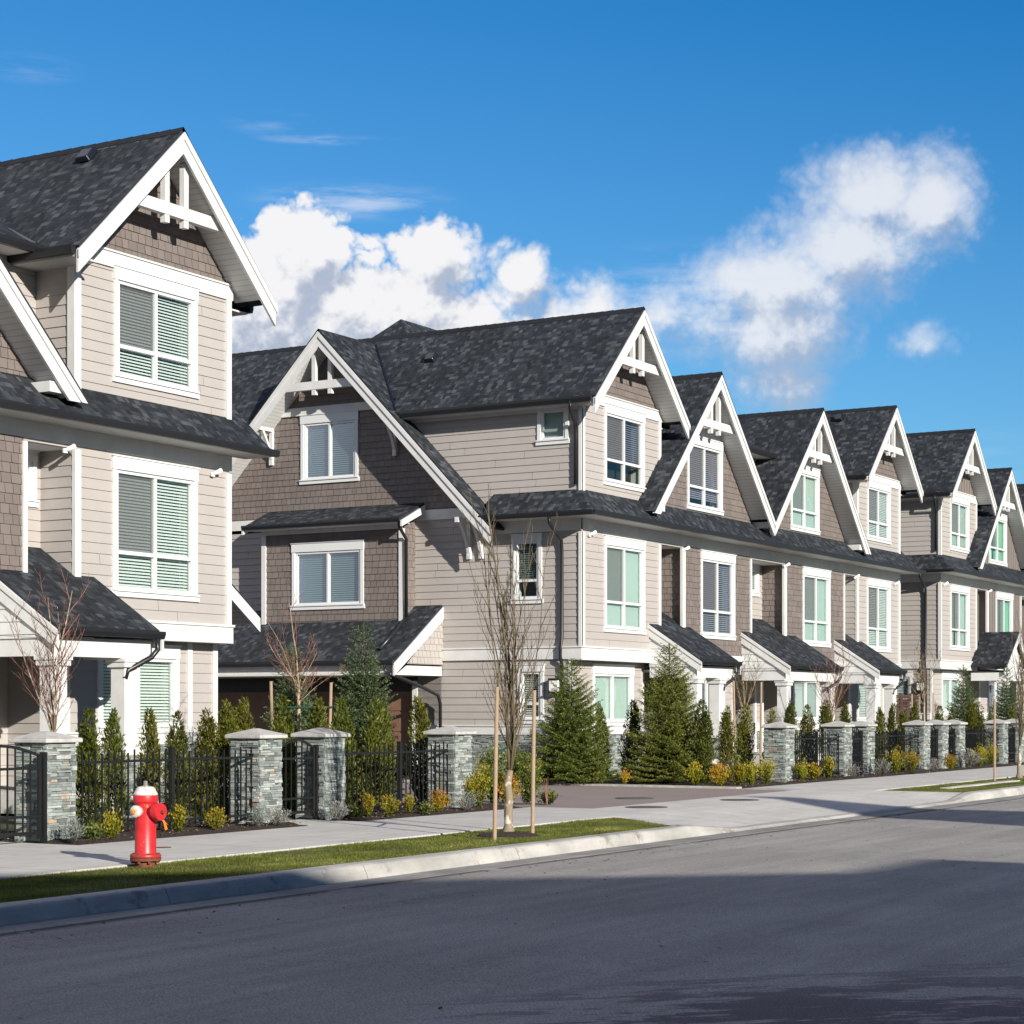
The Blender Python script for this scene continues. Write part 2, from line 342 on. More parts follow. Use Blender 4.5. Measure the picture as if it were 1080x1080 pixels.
def _hyd(t,b,o):
    p=objc(t); n=t.noise(p,16,5,.6); m_=t.ss(n,.66,.70); n2=t.noise(p,7,4,.6)
    c=t.mix(t.lin(n2,.3,.7),(.50,.012,.022),(.62,.030,.035)); c=t.mix(t.m('MULTIPLY',m_,.85),c,(.60,.25,.03))
    z=t.sep(p)[2]; low=t.m('MULTIPLY',t.ss(z,.20,.04),t.ss(t.noise(p,25,4,.7),.42,.55)); c=t.mix(low,c,(.14,.05,.03))
    t.l.new(c,b.inputs['Base Color']); b.inputs['Roughness'].default_value=.38
    t.l.new(t.bump(t.noise(p,60,3,.6),.25,.004),b.inputs['Normal'])
mat('hydrant_red',_hyd)
def _hydw(t,b,o):
    p=objc(t); n=t.noise(p,22,5,.65)
    c=t.mix(t.ss(n,.58,.66),(.64,.62,.59),(.36,.18,.10)); t.l.new(c,b.inputs['Base Color']); b.inputs['Roughness'].default_value=.45
    t.l.new(t.bump(n,.4,.004),b.inputs['Normal'])
mat('hydrant_white',_hydw)
paint('hydrant_orange',(.62,.26,.04),.5,.2,20.)
paint('tag_orange',(.80,.20,.02),.5,.1)
paint('tag_yellow',(.70,.72,.15),.5,.1)
paint('steel_dull',(.25,.24,.22),.45,.3,30.)
paint('manhole',(.10,.085,.08),.7,.3,20.)

# ------------------------------------------------------------------ mesh helpers
class MB:
    def __init__(s): s.v=[]; s.f=[]; s.c=[]; s.uv={}
    def face(s,pts,col=.5,uvs=None):
        i=len(s.v); s.v.extend(tuple(p) for p in pts); s.f.append(tuple(range(i,i+len(pts)))); s.c.append(col)
        if uvs: s.uv[len(s.f)-1]=uvs
    def box(s,a,b,col=.5):
        x0,y0,z0=[min(a[i],b[i]) for i in range(3)]; x1,y1,z1=[max(a[i],b[i]) for i in range(3)]
        i=len(s.v); s.v+= [(x0,y0,z0),(x1,y0,z0),(x1,y1,z0),(x0,y1,z0),(x0,y0,z1),(x1,y0,z1),(x1,y1,z1),(x0,y1,z1)]
        for q in ((0,3,2,1),(4,5,6,7),(0,1,5,4),(1,2,6,5),(2,3,7,6),(3,0,4,7)): s.f.append(tuple(i+k for k in q)); s.c.append(col)
    def hexa(s,P,col=.5):  # 8 points bottom ring, top ring
        i=len(s.v); s.v+= [tuple(p) for p in P]
        for q in ((0,3,2,1),(4,5,6,7),(0,1,5,4),(1,2,6,5),(2,3,7,6),(3,0,4,7)): s.f.append(tuple(i+k for k in q)); s.c.append(col)
    def prism(s,ring0,ring1,col=.5,caps=True):
        n=len(ring0); i=len(s.v); s.v+= [tuple(p) for p in ring0]+[tuple(p) for p in ring1]
        for k in range(n): s.f.append((i+k,i+(k+1)%n,i+n+(k+1)%n,i+n+k)); s.c.append(col)
        if caps: s.f.append(tuple(i+k for k in reversed(range(n)))); s.c.append(col); s.f.append(tuple(i+n+k for k in range(n))); s.c.append(col)
    def tube(s,pts,rad,n=6,col=.5):
        pts=[Vector(p) for p in pts]; rr=rad if isinstance(rad,(list,tuple)) else [rad]*len(pts)
        rings=[]; up=Vector((.13,.21,1)).normalized()
        for k,p in enumerate(pts):
            d=(pts[min(k+1,len(pts)-1)]-pts[max(k-1,0)]).normalized()
            a=d.cross(up); 
            if a.length<.05: a=d.cross(Vector((1,0,0)))
            a.normalize(); b=d.cross(a)
            rings.append([p+(a*math.cos(t*2*math.pi/n)+b*math.sin(t*2*math.pi/n))*rr[k] for t in range(n)])
        i=len(s.v)
        for r in rings: s.v+=[tuple(q) for q in r]
        for k in range(len(rings)-1):
            for t in range(n):
                s.f.append((i+k*n+t,i+k*n+(t+1)%n,i+(k+1)*n+(t+1)%n,i+(k+1)*n+t)); s.c.append(col)
        s.f.append(tuple(i+t for t in reversed(range(n)))); s.c.append(col)
        s.f.append(tuple(i+(len(rings)-1)*n+t for t in range(n))); s.c.append(col)
    def lathe(s,prof,n=24,M=Matrix.Identity(4),col=.5):
        i=len(s.v)
        for r,z in prof:
            for t in range(n):
                a=t*2*math.pi/n; s.v.append(tuple(M@Vector((r*math.cos(a),r*math.sin(a),z))))
        for k in range(len(prof)-1):
            for t in range(n): s.f.append((i+k*n+t,i+k*n+(t+1)%n,i+(k+1)*n+(t+1)%n,i+(k+1)*n+t)); s.c.append(col)
        s.f.append(tuple(i+t for t in reversed(range(n)))); s.c.append(col)
        s.f.append(tuple(i+(len(prof)-1)*n+t for t in range(n))); s.c.append(col)
    def mesh(s,name,m,smooth=False):
        me=bpy.data.meshes.new(name); me.from_pydata(s.v,[],s.f)
        a=me.color_attributes.new('Col','FLOAT_COLOR','CORNER')
        if s.f:
            cnt=np.array([len(f) for f in s.f]); cc=np.repeat(np.array(s.c,dtype=np.float32),cnt)
            arr=np.ones((len(cc),4),np.float32); arr[:,0]=cc; arr[:,1]=cc; arr[:,2]=cc; a.data.foreach_set('color',arr.ravel())
        if s.uv:
            ul=me.uv_layers.new(name='UVMap'); 
            for fi,uvs in s.uv.items():
                ls=me.polygons[fi].loop_start
                for k,q in enumerate(uvs): ul.data[ls+k].uv=q
        for mm in (m if isinstance(m,(list,tuple)) else [m]): me.materials.append(MATS[mm])
        if smooth: me.polygons.foreach_set('use_smooth',[True]*len(me.polygons))
        me.update(); return me
    def build(s,name,m,parent=None,smooth=False,bevel=0):
        o=bpy.data.objects.new(name,s.mesh(name,m,smooth)); COL.objects.link(o)
        if parent: o.parent=parent
        if bevel:
            b=o.modifiers.new('bevel','BEVEL'); b.width=bevel; b.segments=2; b.limit_method='ANGLE'; b.angle_limit=R(35)
        return o
def tag(o,label=None,cat=None,group=None,kind=None):
    if label: o['label']=label
    if cat: o['category']=cat
    if group: o['group']=group
    if kind: o['kind']=kind
    return o
def empty(name,loc,rz=0):
    o=bpy.data.objects.new(name,None); COL.objects.link(o); o.location=loc; o.rotation_euler=(0,0,rz); o.empty_display_size=.3; return o
def link(name,me,parent=None,loc=(0,0,0),rz=0,sc=(1,1,1)):
    o=bpy.data.objects.new(name,me); COL.objects.link(o); o.location=loc; o.rotation_euler=(0,0,rz); o.scale=sc
    if parent: o.parent=parent
    return o
def dup(root,loc,rz=0,sc=None):
    r=root.copy(); COL.objects.link(r); r.location=loc; r.rotation_euler=(0,0,rz)
    if sc: r.scale=sc
    for ch in list(root.children):
        c=ch.copy(); COL.objects.link(c); c.parent=r
        for g_ in ch.children: d=g_.copy(); COL.objects.link(d); d.parent=c
    return r
def atX(px,Y):
    r=(px-540)/FPX; c,s=math.cos(TH),math.sin(TH); return Y*(c+r*s)/(s-r*c)

# ---- wall covering
def clip(poly,a,b,c):   # keep a*u+b*z<=c
    out=[]; n=len(poly)
    for i in range(n):
        p=poly[i]; q=poly[(i+1)%n]; dp=a*p[0]+b*p[1]-c; dq=a*q[0]+b*q[1]-c
        if dp<=1e-9: out.append(p)
        if (dp<0<dq) or (dq<0<dp):
            t=dp/(dp-dq); out.append((p[0]+(q[0]-p[0])*t,p[1]+(q[1]-p[1])*t))
    return out
def area(p): return abs(sum(p[i][0]*p[(i+1)%len(p)][1]-p[(i+1)%len(p)][0]*p[i][1] for i in range(len(p))))/2
def cut(polys,h):
    u0,u1,z0,z1=h; res=[]
    for p in polys:
        for q in (clip(p,1,0,u0), clip(p,-1,0,-u1), clip(clip(clip(p,-1,0,-u0),1,0,u1),0,1,z0), clip(clip(clip(p,-1,0,-u0),1,0,u1),0,-1,-z1)):
            if len(q)>2 and area(q)>1e-5: res.append(q)
    return res
def rect(u0,u1,z0,z1): return [(u0,z0),(u1,z0),(u1,z1),(u0,z1)]
def cover(mb,F,poly,holes=(),style='lap',row=.168,z00=0.):
    """F(u,z,out)->xyz"""
    us=[p[0] for p in poly]; zs=[p[1] for p in poly]
    def put(q,za,zb,ta,tb,col):
        pts=[F(u,z,tb+(ta-tb)*(zb-z)/(zb-za)) for u,z in q]; mb.face(pts,col)
        lo=sorted([p for p in q if p[1]<za+1e-4])            # bottom lip
        if len(lo)>=2: a,b=lo[0],lo[-1]; mb.face([F(a[0],a[1],ta),F(b[0],b[1],ta),F(b[0],b[1],-.005),F(a[0],a[1],-.005)],col)
    if style=='plain':
        ps=[poly]
        for h in holes: ps=cut(ps,h)
        for q in ps: mb.face([F(u,z,0) for u,z in q])
        return
    if style=='batten':
        ps=[poly]
        for h in holes: ps=cut(ps,h)
        for q in ps: mb.face([F(u,z,0) for u,z in q],.5)
        u=math.floor(min(us)/.3)*.3
        while u<max(us):
            q=clip(clip(poly,-1,0,-u),1,0,u+.045); qs=[q] if len(q)>2 else []
            for h in holes: qs=cut(qs,h)
            for q in qs:
                if area(q)>1e-4: mb.prism([F(a,b,.0) for a,b in q],[F(a,b,.022) for a,b in q],.6,True)
            u+=.3
        return
    row=.155 if style=='shingle' else row
    k0=math.floor((min(zs)-z00)/row); k1=math.ceil((max(zs)-z00)/row)
    for k in range(k0,k1):
        za=z00+k*row; zb=za+row
        s=clip(clip(poly,0,1,zb),0,-1,-za)
        if len(s)<3 or area(s)<1e-5: continue
        if style=='lap':
            ps=[s]
            for h in holes: ps=cut(ps,h)
            lenc=random.random()
            ul,ur=min(q[0] for q in s),max(q[0] for q in s)
            if ur-ul>1.6:
                jx=random.uniform(ul+.4,ur-.4); ps=[q for q0 in ps for q in cut([q0],(jx,jx+.006,za,zb))]
            for q in ps: put(q,za,zb,.019,.002,.35+.3*lenc)
        else:
            u=min(us)-random.random()*.25
            while u<max(us):
                wd=random.choice((.13,.15,.17,.19,.21)); q=clip(clip(s,-1,0,-(u+.004)),1,0,u+wd-.004); u+=wd
                if len(q)<3: continue
                ps=[q]
                for h in holes: ps=cut(ps,h)
                t=.016+random.random()*.006; cc=random.random()
                for q in ps: put(q,za,zb,t,.003,cc)
    if style=='shingle':   # dark backing seen in the joints
        ps=[poly]
        for h in holes: ps=cut(ps,h)
        for q in ps: mb.face([F(u,z,-.004) for u,z in q],0)
def FR(y0): return lambda u,z,o:(u,y0-o,z)          # faces the street
def SI(x0): return lambda u,z,o:(x0-o,u,z)          # faces -X
def SP(x0): return lambda u,z,o:(x0+o,u,z)          # faces +X
def bx(mb,F,u0,u1,z0,z1,o0,o1,col=.5):
    P=[F(u0,z0,o0),F(u1,z0,o0),F(u1,z0,o1),F(u0,z0,o1),F(u0,z1,o0),F(u1,z1,o0),F(u1,z1,o1),F(u0,z1,o1)]; mb.hexa(P,col)
def window(par,F,u0,u1,z0,z1,rail=True,blind='slats',mull=True,head=.21,sill=True,tone='blind_white'):
    """outer casing size incl. head and sill; returns the wall hole"""
    cw=.085; f=MB(); b=z0+(.13 if sill else cw)
    bx(f,F,u0,u0+cw,b,z1-head,-.01,.042); bx(f,F,u1-cw,u1,b,z1-head,-.01,.042)
    bx(f,F,u0-.01,u1+.01,z1-head,z1,-.01,.052)
    bx(f,F,u0-.03,u1+.03,z1-.005,z1+.02,-.01,.07)
    if sill: bx(f,F,u0-.035,u1+.035,b-.115,b-.03,-.01,.05); bx(f,F,u0-.02,u1+.02,b-.03,b,-.01,.075)
    else: bx(f,F,u0,u1,z0,b,-.01,.042)
    a0,a1,c0,c1=u0+cw,u1-cw,b,z1-head
    s=.055; 
    bx(f,F,a0,a0+s,c0,c1,-.06,.02); bx(f,F,a1-s,a1,c0,c1,-.06,.02); bx(f,F,a0+s,a1-s,c0,c0+s,-.06,.02); bx(f,F,a0+s,a1-s,c1-s,c1,-.06,.02)
    um=(a0+a1)/2
    zr=c0+s+(c1-c0-2*s)*.30
    if rail: bx(f,F,a0+s,a1-s,zr-.03,zr+.03,-.06,.016)
    if mull:
        if rail: bx(f,F,um-.03,um+.03,c0+s,zr-.03,-.06,.017); bx(f,F,um-.03,um+.03,zr+.03,c1-s,-.06,.017)
        else: bx(f,F,um-.03,um+.03,c0+s,c1-s,-.06,.017)
    # reveal back to the room
    for A in ((a0-.001,a0-.02,c0,c1),(a1+.001,a1+.02,c0,c1)): bx(f,F,A[0],A[1],A[2],A[3],-.30,-.011)
    w_=f.build('window','vinyl',par)
    g_=MB(); g_.face([F(a0+s,c0+s,-.03),F(a1-s,c0+s,-.03),F(a1-s,c1-s,-.03),F(a0+s,c1-s,-.03)]); g_.build('pane','glass',w_)
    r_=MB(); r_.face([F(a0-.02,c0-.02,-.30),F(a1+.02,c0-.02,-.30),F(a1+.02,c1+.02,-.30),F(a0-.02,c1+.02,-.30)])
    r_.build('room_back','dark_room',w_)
    bl=MB(); 
    if blind=='slats':
        z=c0+s*.6+(random.choice((0,0,.12,.3))*(c1-c0) if tone in ('blind_dark','blind_teal') else 0); ang=random.uniform(.35,.8)
        while z<c1-s*.5:
            hh=.019*math.cos(ang)+.001; dd=.024*math.sin(ang)
            for (p,q) in ((a0+s*.6,um-.012),(um+.012,a1-s*.6)) if mull else ((a0+s*.6,a1-s*.6),):
                bl.face([F(p,z-hh,-.085+dd),F(q,z-hh,-.085+dd),F(q,z+hh,-.085-dd),F(p,z+hh,-.085-dd)])
            z+=.052
        bl.build('blind',tone,w_)
    elif blind=='shade1': bx(bl,F,a0+.02,a1-.02,c0+.02,c1-.02,-.10,-.09); bl.build('roller_shade',tone,w_)
    elif blind=='shade':
        bx(bl,F,a0+.02,um-.01,c0+.03,c1-.02,-.10,-.09); bx(bl,F,um+.01,a1-.02,c0+.03,c1-.02,-.10,-.09); bl.build('roller_shade',tone,w_)
    elif blind=='curtain':
        n=24
        for k in range(n):
            if .30<k/n<.42: continue
            p=a0+(a1-a0)*k/n; q=a0+(a1-a0)*(k+1)/n; oo=(-.10,-.13)
            bl.face([F(p,c0,oo[k%2]),F(q,c0,oo[(k+1)%2]),F(q,c1,oo[(k+1)%2]),F(p,c1,oo[k%2])])
        bl.build('curtain',tone,w_)
    if mull and rail:
        sc_=MB(); sc_.face([F(a0+s,zr+.03,-.028+.006),F(um-.03,zr+.03,-.022),F(um-.03,c1-s,-.022),F(a0+s,c1-s,-.022)]); sc_.build('insect_screen','insect_screen',w_)
    return (u0+cw-.005,u1-cw+.005,b-.005,z1-head+.005)
# roof plane: quad given by eave-left, eave-right, top-right, top-left
def roofpoly(mb,pts,udir,th=.06):
    """pts: planar polygon, top surface. udir: eave direction (for the shingle rows)"""
    P=[Vector(p) for p in pts]; u=Vector(udir).normalized(); n=(P[1]-P[0]).cross(P[2]-P[0])
    if n.z<0: n=-n; P=P[::-1]
    n.normalize(); v=n.cross(u); 
    if v.z<0: v=-v
    mb.face(P,.5,[(p.dot(u),p.dot(v)) for p in P])
    lo=[p-n*th for p in P]; mb.face(lo[::-1],.5,[(p.dot(u),p.dot(v)) for p in lo[::-1]])
    for i in range(len(P)):
        j=(i+1)%len(P); mb.face([P[i],lo[i],lo[j],P[j]],.5,[(0,.05)]*4)
def soffitpoly(mb,pts,drop,th=.015):
    P=[Vector(p) for p in pts]; n=(P[1]-P[0]).cross(P[2]-P[0])
    if n.z<0: n=-n; P=P[::-1]
    n.normalize(); k=Vector((0,0,1/max(.2,n.z))); A=[p-k*drop for p in P]; B=[p-k*(drop+th) for p in P]; mb.prism(B,A)
def prism_out(mb,F,poly,o0,o1,col=.5): mb.prism([F(u,z,o0) for u,z in poly],[F(u,z,o1) for u,z in poly],col)
def barge(par,F,uc,zt,slope,hl,hr,o,truss=True,beam_drop=1.44,wd=.25,zcut=-99):
    """white rake boards at distance o in front of the wall plane F; apex (uc,zt) is the roof top surface"""
    mb=MB(); cs=math.sqrt(1+slope*slope); dv=wd*cs; top=-.05*cs
    for sgn,hw in ((-1,hl),(1,hr)):
        A=(uc,zt+top); B=(uc+sgn*hw,zt+top-slope*hw); C_=(uc+sgn*hw,B[1]-dv*1.0); D=(uc,zt+top-dv)
        prism_out(mb,F,clip([A,B,C_,D],0,-1,-zcut),o-.045,o)
        # upper moulding, a second thinner board
        d2=.09*cs; prism_out(mb,F,clip([A,(B[0]+sgn*.015,B[1]),(B[0]+sgn*.015,B[1]-d2),(uc,A[1]-d2)],0,-1,-zcut),o+.001,o+.03)
    r_=mb.build('rake_board','white_trim',par)
    if truss:
        t=MB(); zb=zt-beam_drop; hw=(beam_drop-dv*.30)/slope; oo=o-.25
        q=.20; prism_out(t,F,[(uc-hw,zb),(uc+hw,zb),(uc+hw-q/slope,zb+q),(uc-hw+q/slope,zb+q)],oo,oo+.12)
        for s in (-.24,.24):
            zz=zt-abs(s)*slope-dv*.8
            bx(t,F,uc+s-.055,uc+s+.055,zb+q-.002,zz,oo+.01,oo+.11); bx(t,F,uc+s-.055,uc+s+.055,zb-.13,zb+.002,oo+.01,oo+.11)
        t.build('gable_truss','white_trim',par)
    return r_
def gutter(mb,a,b,w_=.11,h_=.11,side=(0,-1)):
    a=Vector(a); b=Vector(b); s=Vector((side[0],side[1],0))
    prof=[(0,0),(w_*.75,0),(w_,h_*.6),(w_,h_),(0,h_)]
    mb.prism([a+s*p+Vector((0,0,q)) for p,q in prof],[b+s*p+Vector((0,0,q)) for p,q in prof])
def bracket(par,F,u,z,o):   # knee brace under a rake: wall post, top arm, curved diagonal
    mb=MB(); bx(mb,F,u-.05,u+.05,z-.95,z,.0,.09); bx(mb,F,u-.05,u+.05,z-.12,z+.0,.09,o)
    n=6
    for k in range(n):
        t0=k/n; t1=(k+1)/n
        def pt(t,e): x=.09+(o-.20)*t**1.0; zz=z-.82+.74*t**.75; return (x+e*.0,zz+e)
        a0,b0=pt(t0,0),pt(t0,.12); a1,b1=pt(t1,0),pt(t1,.12)
        mb.hexa([F(u-.04,a0[1],a0[0]),F(u+.04,a0[1],a0[0]),F(u+.04,a1[1],a1[0]),F(u-.04,a1[1],a1[0]),F(u-.04,b0[1],b0[0]),F(u+.04,b0[1],b0[0]),F(u+.04,b1[1],b1[0]),F(u-.04,b1[1],b1[0])])
    mb.build('bracket','white_trim',par)
def downpipe(par,pts,r=.042): 
    mb=MB(); mb.tube(pts,r,8); mb.build('downspout','black_metal',par,smooth=True)

# =================================================================== TOWNHOUSE ROW
YF=21.6
def townhouse(x0,label,skin='shingle',win=None,side=True,gporch=False,sidewin=True):
    W=21.5; root=empty('townhouse_row',(x0,YF,0)); tag(root,label,'townhouse row',"rows of townhouses along the street")
    smat={'shingle':'brown_shingle','batten':'batten_board'}[skin]
    win=win or {}
    gr=lambda k,d: win.get(k,d)
    A1,B0,B1,C0,C1,D0=4.07,5.45,9.60,12.05,16.55,17.65
    rec=[(A1,B0),(B1,C0),(C1,D0)]
    ZB,ZS=2.95,5.90
    # ---------- siding
    sd_=MB(); sh=MB(); tr=MB()
    W2=dict(z0=3.38,z1=5.64)
    def wnd(key,F,u0,u1,z0,z1,**k): return window(root,F,u0,u1,z0,z1,**k)
    PU=dict(tone='blind_dark'); 
    styles=dict(A1=dict(rail=False,blind='shade',tone='blind_mint'),A2=dict(blind='shade',tone='blind_mint'),A3=dict(blind='slats',tone='blind_dark'),
        B1=dict(rail=False,tone='blind_dark'),B2=dict(tone='blind_dark'),B3=dict(tone='blind_dark'),
        C1=dict(rail=False,blind='shade',tone='blind_grey'),C2=dict(blind='shade',tone='blind_mint'),C3=dict(blind='shade',tone='blind_mint'),
        D1=dict(rail=False),D2=dict(tone='blind_white'),D3=dict(tone='blind_white'))
    styles.update(win)
    Fr=FR(0); Fg=FR(-.3)   # Fg: ground floor wall 0.3 further back
    Fg=lambda u,z,o:(u,.3-o,z)
    hA=[wnd('A2',Fr,1.12,3.22,3.36,5.62,**styles['A2'])]; cover(sd_,Fr,rect(0,A1,ZB,ZS),hA)
    hB=[wnd('B2',Fr,6.42,8.55,3.38,5.64,**styles['B2'])]; cover(sh,Fr,rect(B0,B1,ZB,ZS),hB,skin if skin=='batten' else 'shingle')
    hC=[wnd('C2',Fr,13.3,15.42,3.38,5.64,**styles['C2'])]; cover(sh,Fr,rect(C0,C1,ZB,ZS),hC,skin if skin=='batten' else 'shingle')
    hD=[wnd('D2',Fr,18.52,20.62,3.36,5.62,**styles['D2'])]; cover(sd_,Fr,rect(D0,W,ZB,ZS),hD)
    # recesses
    Frc=lambda u,z,o:(u,.7-o,z)
    for i,(a,b) in enumerate(rec):
        hs=[]
        if i==1: hs=[window(root,Frc,b-.98,b-.28,4.72,5.62,rail=False,mull=False,head=.15,blind='slats')]
        if i==2: hs=[window(root,Frc,b-.72,b-.12,4.72,5.60,rail=False,mull=False,head=.15,blind='slats')]
        cover(sd_,Frc,rect(a,b,ZB,5.62),hs)
        cover(sh if i<2 else sd_,SI(b),rect(0,.7,ZB,5.62),(),(skin if i<2 else 'lap'))     # right cheek, seen from the street
        cover(sd_,SP(a),rect(0,.7,ZB,5.62))
        bx(tr,Fr,a,b,5.62,5.66,-.7,-.03); cover(sd_,Fr,rect(a,b,5.63,ZS))
    # ground floor
    gh=[wnd('A1',Fg,1.10,3.20,1.16,2.62,**styles['A1']), wnd('B1',Fg,6.45,8.55,1.16,2.62,**styles['B1']),
        wnd('C1',Fg,13.3,15.4,1.16,2.62,**styles['C1']), wnd('D1',Fg,18.5,20.5,1.16,2.62,**styles['D1'])]
    ent=[(3.75,5.35),(9.15,10.55),(11.15,12.55),(16.1,17.75)]
    hs=gh+[(a,b,.0,2.50) for a,b in ent]
    cover(sd_,Fg,rect(0.0,W,1.2,2.72),hs)
    Fe=lambda u,z,o:(u,1.5-o,z)
    for i,(a,b) in enumerate(ent):
        m=(a+b)/2; dh=(m-.5,m+.5,.40,2.44)
        cover(sd_,Fe,rect(a,b,.35,2.5),[dh])
        cover(sd_,SI(b),rect(.3,1.5,.35,2.5)); cover(sd_,SP(a),rect(.3,1.5,.35,2.5))
        d=MB(); bx(d,Fe,m-.44,m+.44,.42,2.36,-.06,-.02)
        for k in range(2): bx(d,Fe,m-.36,m-.04+0,.55+.0,1.25,-.02,-.008) if k==0 else bx(d,Fe,m+.04,m+.36,.55,1.25,-.02,-.008)
        dd=d.build('door','door_maroon',root)
        g_=MB(); bx(g_,Fe,m-.34,m+.34,1.42,2.2,-.02,-.01); g_.build('pane','door_dark',dd)
        hn=MB(); bx(hn,Fe,m+.33,m+.37,1.28,1.5,-.02,.03); hn.build('handle','steel_dull',dd)
        f=MB(); bx(f,Fe,m-.5-.08,m-.44,.40,2.44,-.08,.03); bx(f,Fe,m+.44,m+.58,.40,2.44,-.08,.03); bx(f,Fe,m-.44,m+.44,2.36,2.5,-.08,.03); f.build('door_frame','white_trim',root)
        bx(tr,Fg,a-.10,a,.4,2.5,-.02,.04); bx(tr,Fg,b,b+.10,.4,2.5,-.02,.04)
        fl=MB(); fl.box((a-.15,-1.25,.02),(b+.15,1.5,.35)); fl.box((a-.05,-1.6,.0),(b+.05,-1.25,.18)); fl.build('porch_floor','cap_concrete',root)
        ce=MB(); ce.box((a,-.0,2.5),(b,1.5,2.53)); ce.build('porch_ceiling','soffit',root)
    # stone base
    st=MB()
    segs=[0]+[v for a,b in ent for v in (a,b)]+[W]
    for a,b in zip(segs[0::2],segs[1::2]): stones(st,Fg,a,b,0,.98)
    bx(tr,Fg,-.02,W+.02,.98,1.2,-.02,.05) if False else None
    for a,b in zip(segs[0::2],segs[1::2]):
        bx(tr,Fg,a,b,.98,1.17,-.02,.045); bx(tr,Fg,a,b,1.17,1.2,-.02,.07)
    # upper-floor walls A and D, brown gable faces
    sl=.97; rA,rD,zR=2.035,19.575,11.03
    h3=wnd('A3',Fr,1.12,3.20,6.79,8.70,**styles['A3']); cover(sd_,Fr,rect(0,A1,6.2,8.62),[h3])
    h3=wnd('D3',Fr,18.55,20.62,6.79,8.66,**styles['D3']); cover(sd_,Fr,rect(D0,W,6.2,8.62),[h3])
    for r_,a,b in ((rA,0,A1),(rD,D0,W)):
        cover(sh,Fr,[(a,8.86),(b,8.86),(r_+.02,zR-.12),(r_-.02,zR-.12)],(),skin)
        bx(tr,Fr,a-.06,b+.06,8.62,8.86,-.02,.05); bx(tr,Fr,a-.08,b+.08,8.86,8.89,-.02,.075)
    slB=1.0; rB,rC,zB=6.45,13.45,10.15
    for key,r_,a,b,wu in (('B3',rB,2.65,9.95,(5.62,7.75)),('C3',rC,9.95,17.3,(12.42,14.55))):
        def roofz(u): return zB-slB*abs(u-r_)
        h=wnd(key,Fr,wu[0],wu[1],6.62,8.52,**styles[key])
        lo=6.2; poly=[(a,lo),(b,lo),(b,max(lo+.01,roofz(b)-.1)),(r_,zB-.1),(a,max(lo+.01,roofz(a)-.1))]
        poly=clip(clip(poly,-1,0,-A1),1,0,D0)
        cover(sh,Fr,poly,[h],skin)
        u_=(zB-8.9)/slB-.12; bx(tr,Fr,r_-u_,r_+u_,8.55,8.76,-.02,.05)
        for s_ in (-.30,0,.30): bx(tr,Fr,r_+s_-.09,r_+s_+.09,8.78,8.90,-.01,.05)
    # corner boards, frieze, belt
    for u in (0,): bx(tr,Fr,u-.02,u+.13,ZB,5.62,-.02,.05); bx(tr,Fr,u-.02,u+.13,6.2,8.62,-.02,.05)
    bx(tr,Fr,W-.11,W+.02,ZB,5.62,-.02,.05); bx(tr,Fr,W-.11,W+.02,6.2,8.62,-.02,.05)
    bx(tr,Fr,A1-.09,A1+.02,ZB,5.62,-.02,.045); bx(tr,Fr,A1-.09,A1+.02,7.2,8.62,-.02,.045)
    bx(tr,Fr,D0-.02,D0+.12,ZB,5.62,-.02,.045); bx(tr,Fr,D0-.02,D0+.12,6.2,8.62,-.02,.045)
    for u in (B0,C0): bx(tr,Fr,u-.16,u+.02,ZB,5.62,-.02,.05)
    for u in (B1,C1): bx(tr,Fr,u-.04,u+.05,ZB,5.62,-.02,.045)
    bx(tr,Fr,-.04,W+.04,5.68,5.93,-.02,.04)
    for a,b in ((-.05,A1+.0),(D0,W+.05)): bx(tr,Fr,a,b,2.70,2.98,-.3,.06); bx(tr,Fr,a-.02,b+.02,2.98,3.02,-.02,.085)
    bx(tr,Fr,B0,B1,2.78,2.98,-.3,.05); bx(tr,Fr,C0,C1,2.78,2.98,-.3,.05)
    so=MB()
    for a,b in ((0,A1),(B0,B1),(C0,C1),(D0,W)): so.box((a+.01,.02,2.71),(b-.01,.28,2.74)) if a in (0,D0) else so.box((a+.01,.02,2.79),(b-.01,.28,2.82))
    bx(tr,Fg,-.02,.10,1.2,2.70,-.02,.045); bx(tr,Fg,W-.10,W+.02,1.2,2.70,-.02,.045); bx(tr,Fg,W-.78,W-.66,1.2,2.70,-.02,.045)
    # ---------- -X side
    S=SI(0); yg,zg,sg,og=6.85,10.80,1.03,.70
    sh_=[(22.60-YF+.0,23.38-YF,4.03,5.62)]
    s2=[window(root,S,1.0,1.80,4.0,5.62,mull=False,rail=True,head=.16,tone='blind_teal')] if sidewin else []
    cover(sd_,S,rect(.0,5.0,ZB+.05,6.15),s2)
    cover(sd_,S,rect(8.6,12,2.7,6.0))
    s1=[window(root,S,.95,1.65,1.22,2.60,mull=False,rail=True,head=.16)]
    cover(sd_,S,rect(.3,4.42,1.2,2.72),s1)
    stones(st,S,.3,4.42,0,.98); bx(tr,S,.3,4.42,.98,1.17,-.02,.045); bx(tr,S,.3,4.42,1.17,1.2,-.02,.07)
    bx(tr,S,-.05,4.42,2.72,2.98,-.02,.06); bx(tr,S,-.07,4.42,2.98,3.02,-.02,.085)
    # third floor siding, between street corner and the cross gable
    def lg(y): return zg-sg*abs(y-yg)
    s3=[window(root,S,.30,1.12,7.64,8.60,mull=False,rail=False,head=.15,blind='shade1',tone='blind_grey')] if sidewin else []
    p=[(0,6.3),(2.55,6.3),(5.2,9.0),(5.2,8.62),(0,8.62)]
    poly=[(0,6.3),(2.45,6.3),(4.75,8.62),(0,8.62)]
    cover(sd_,S,poly,s3)
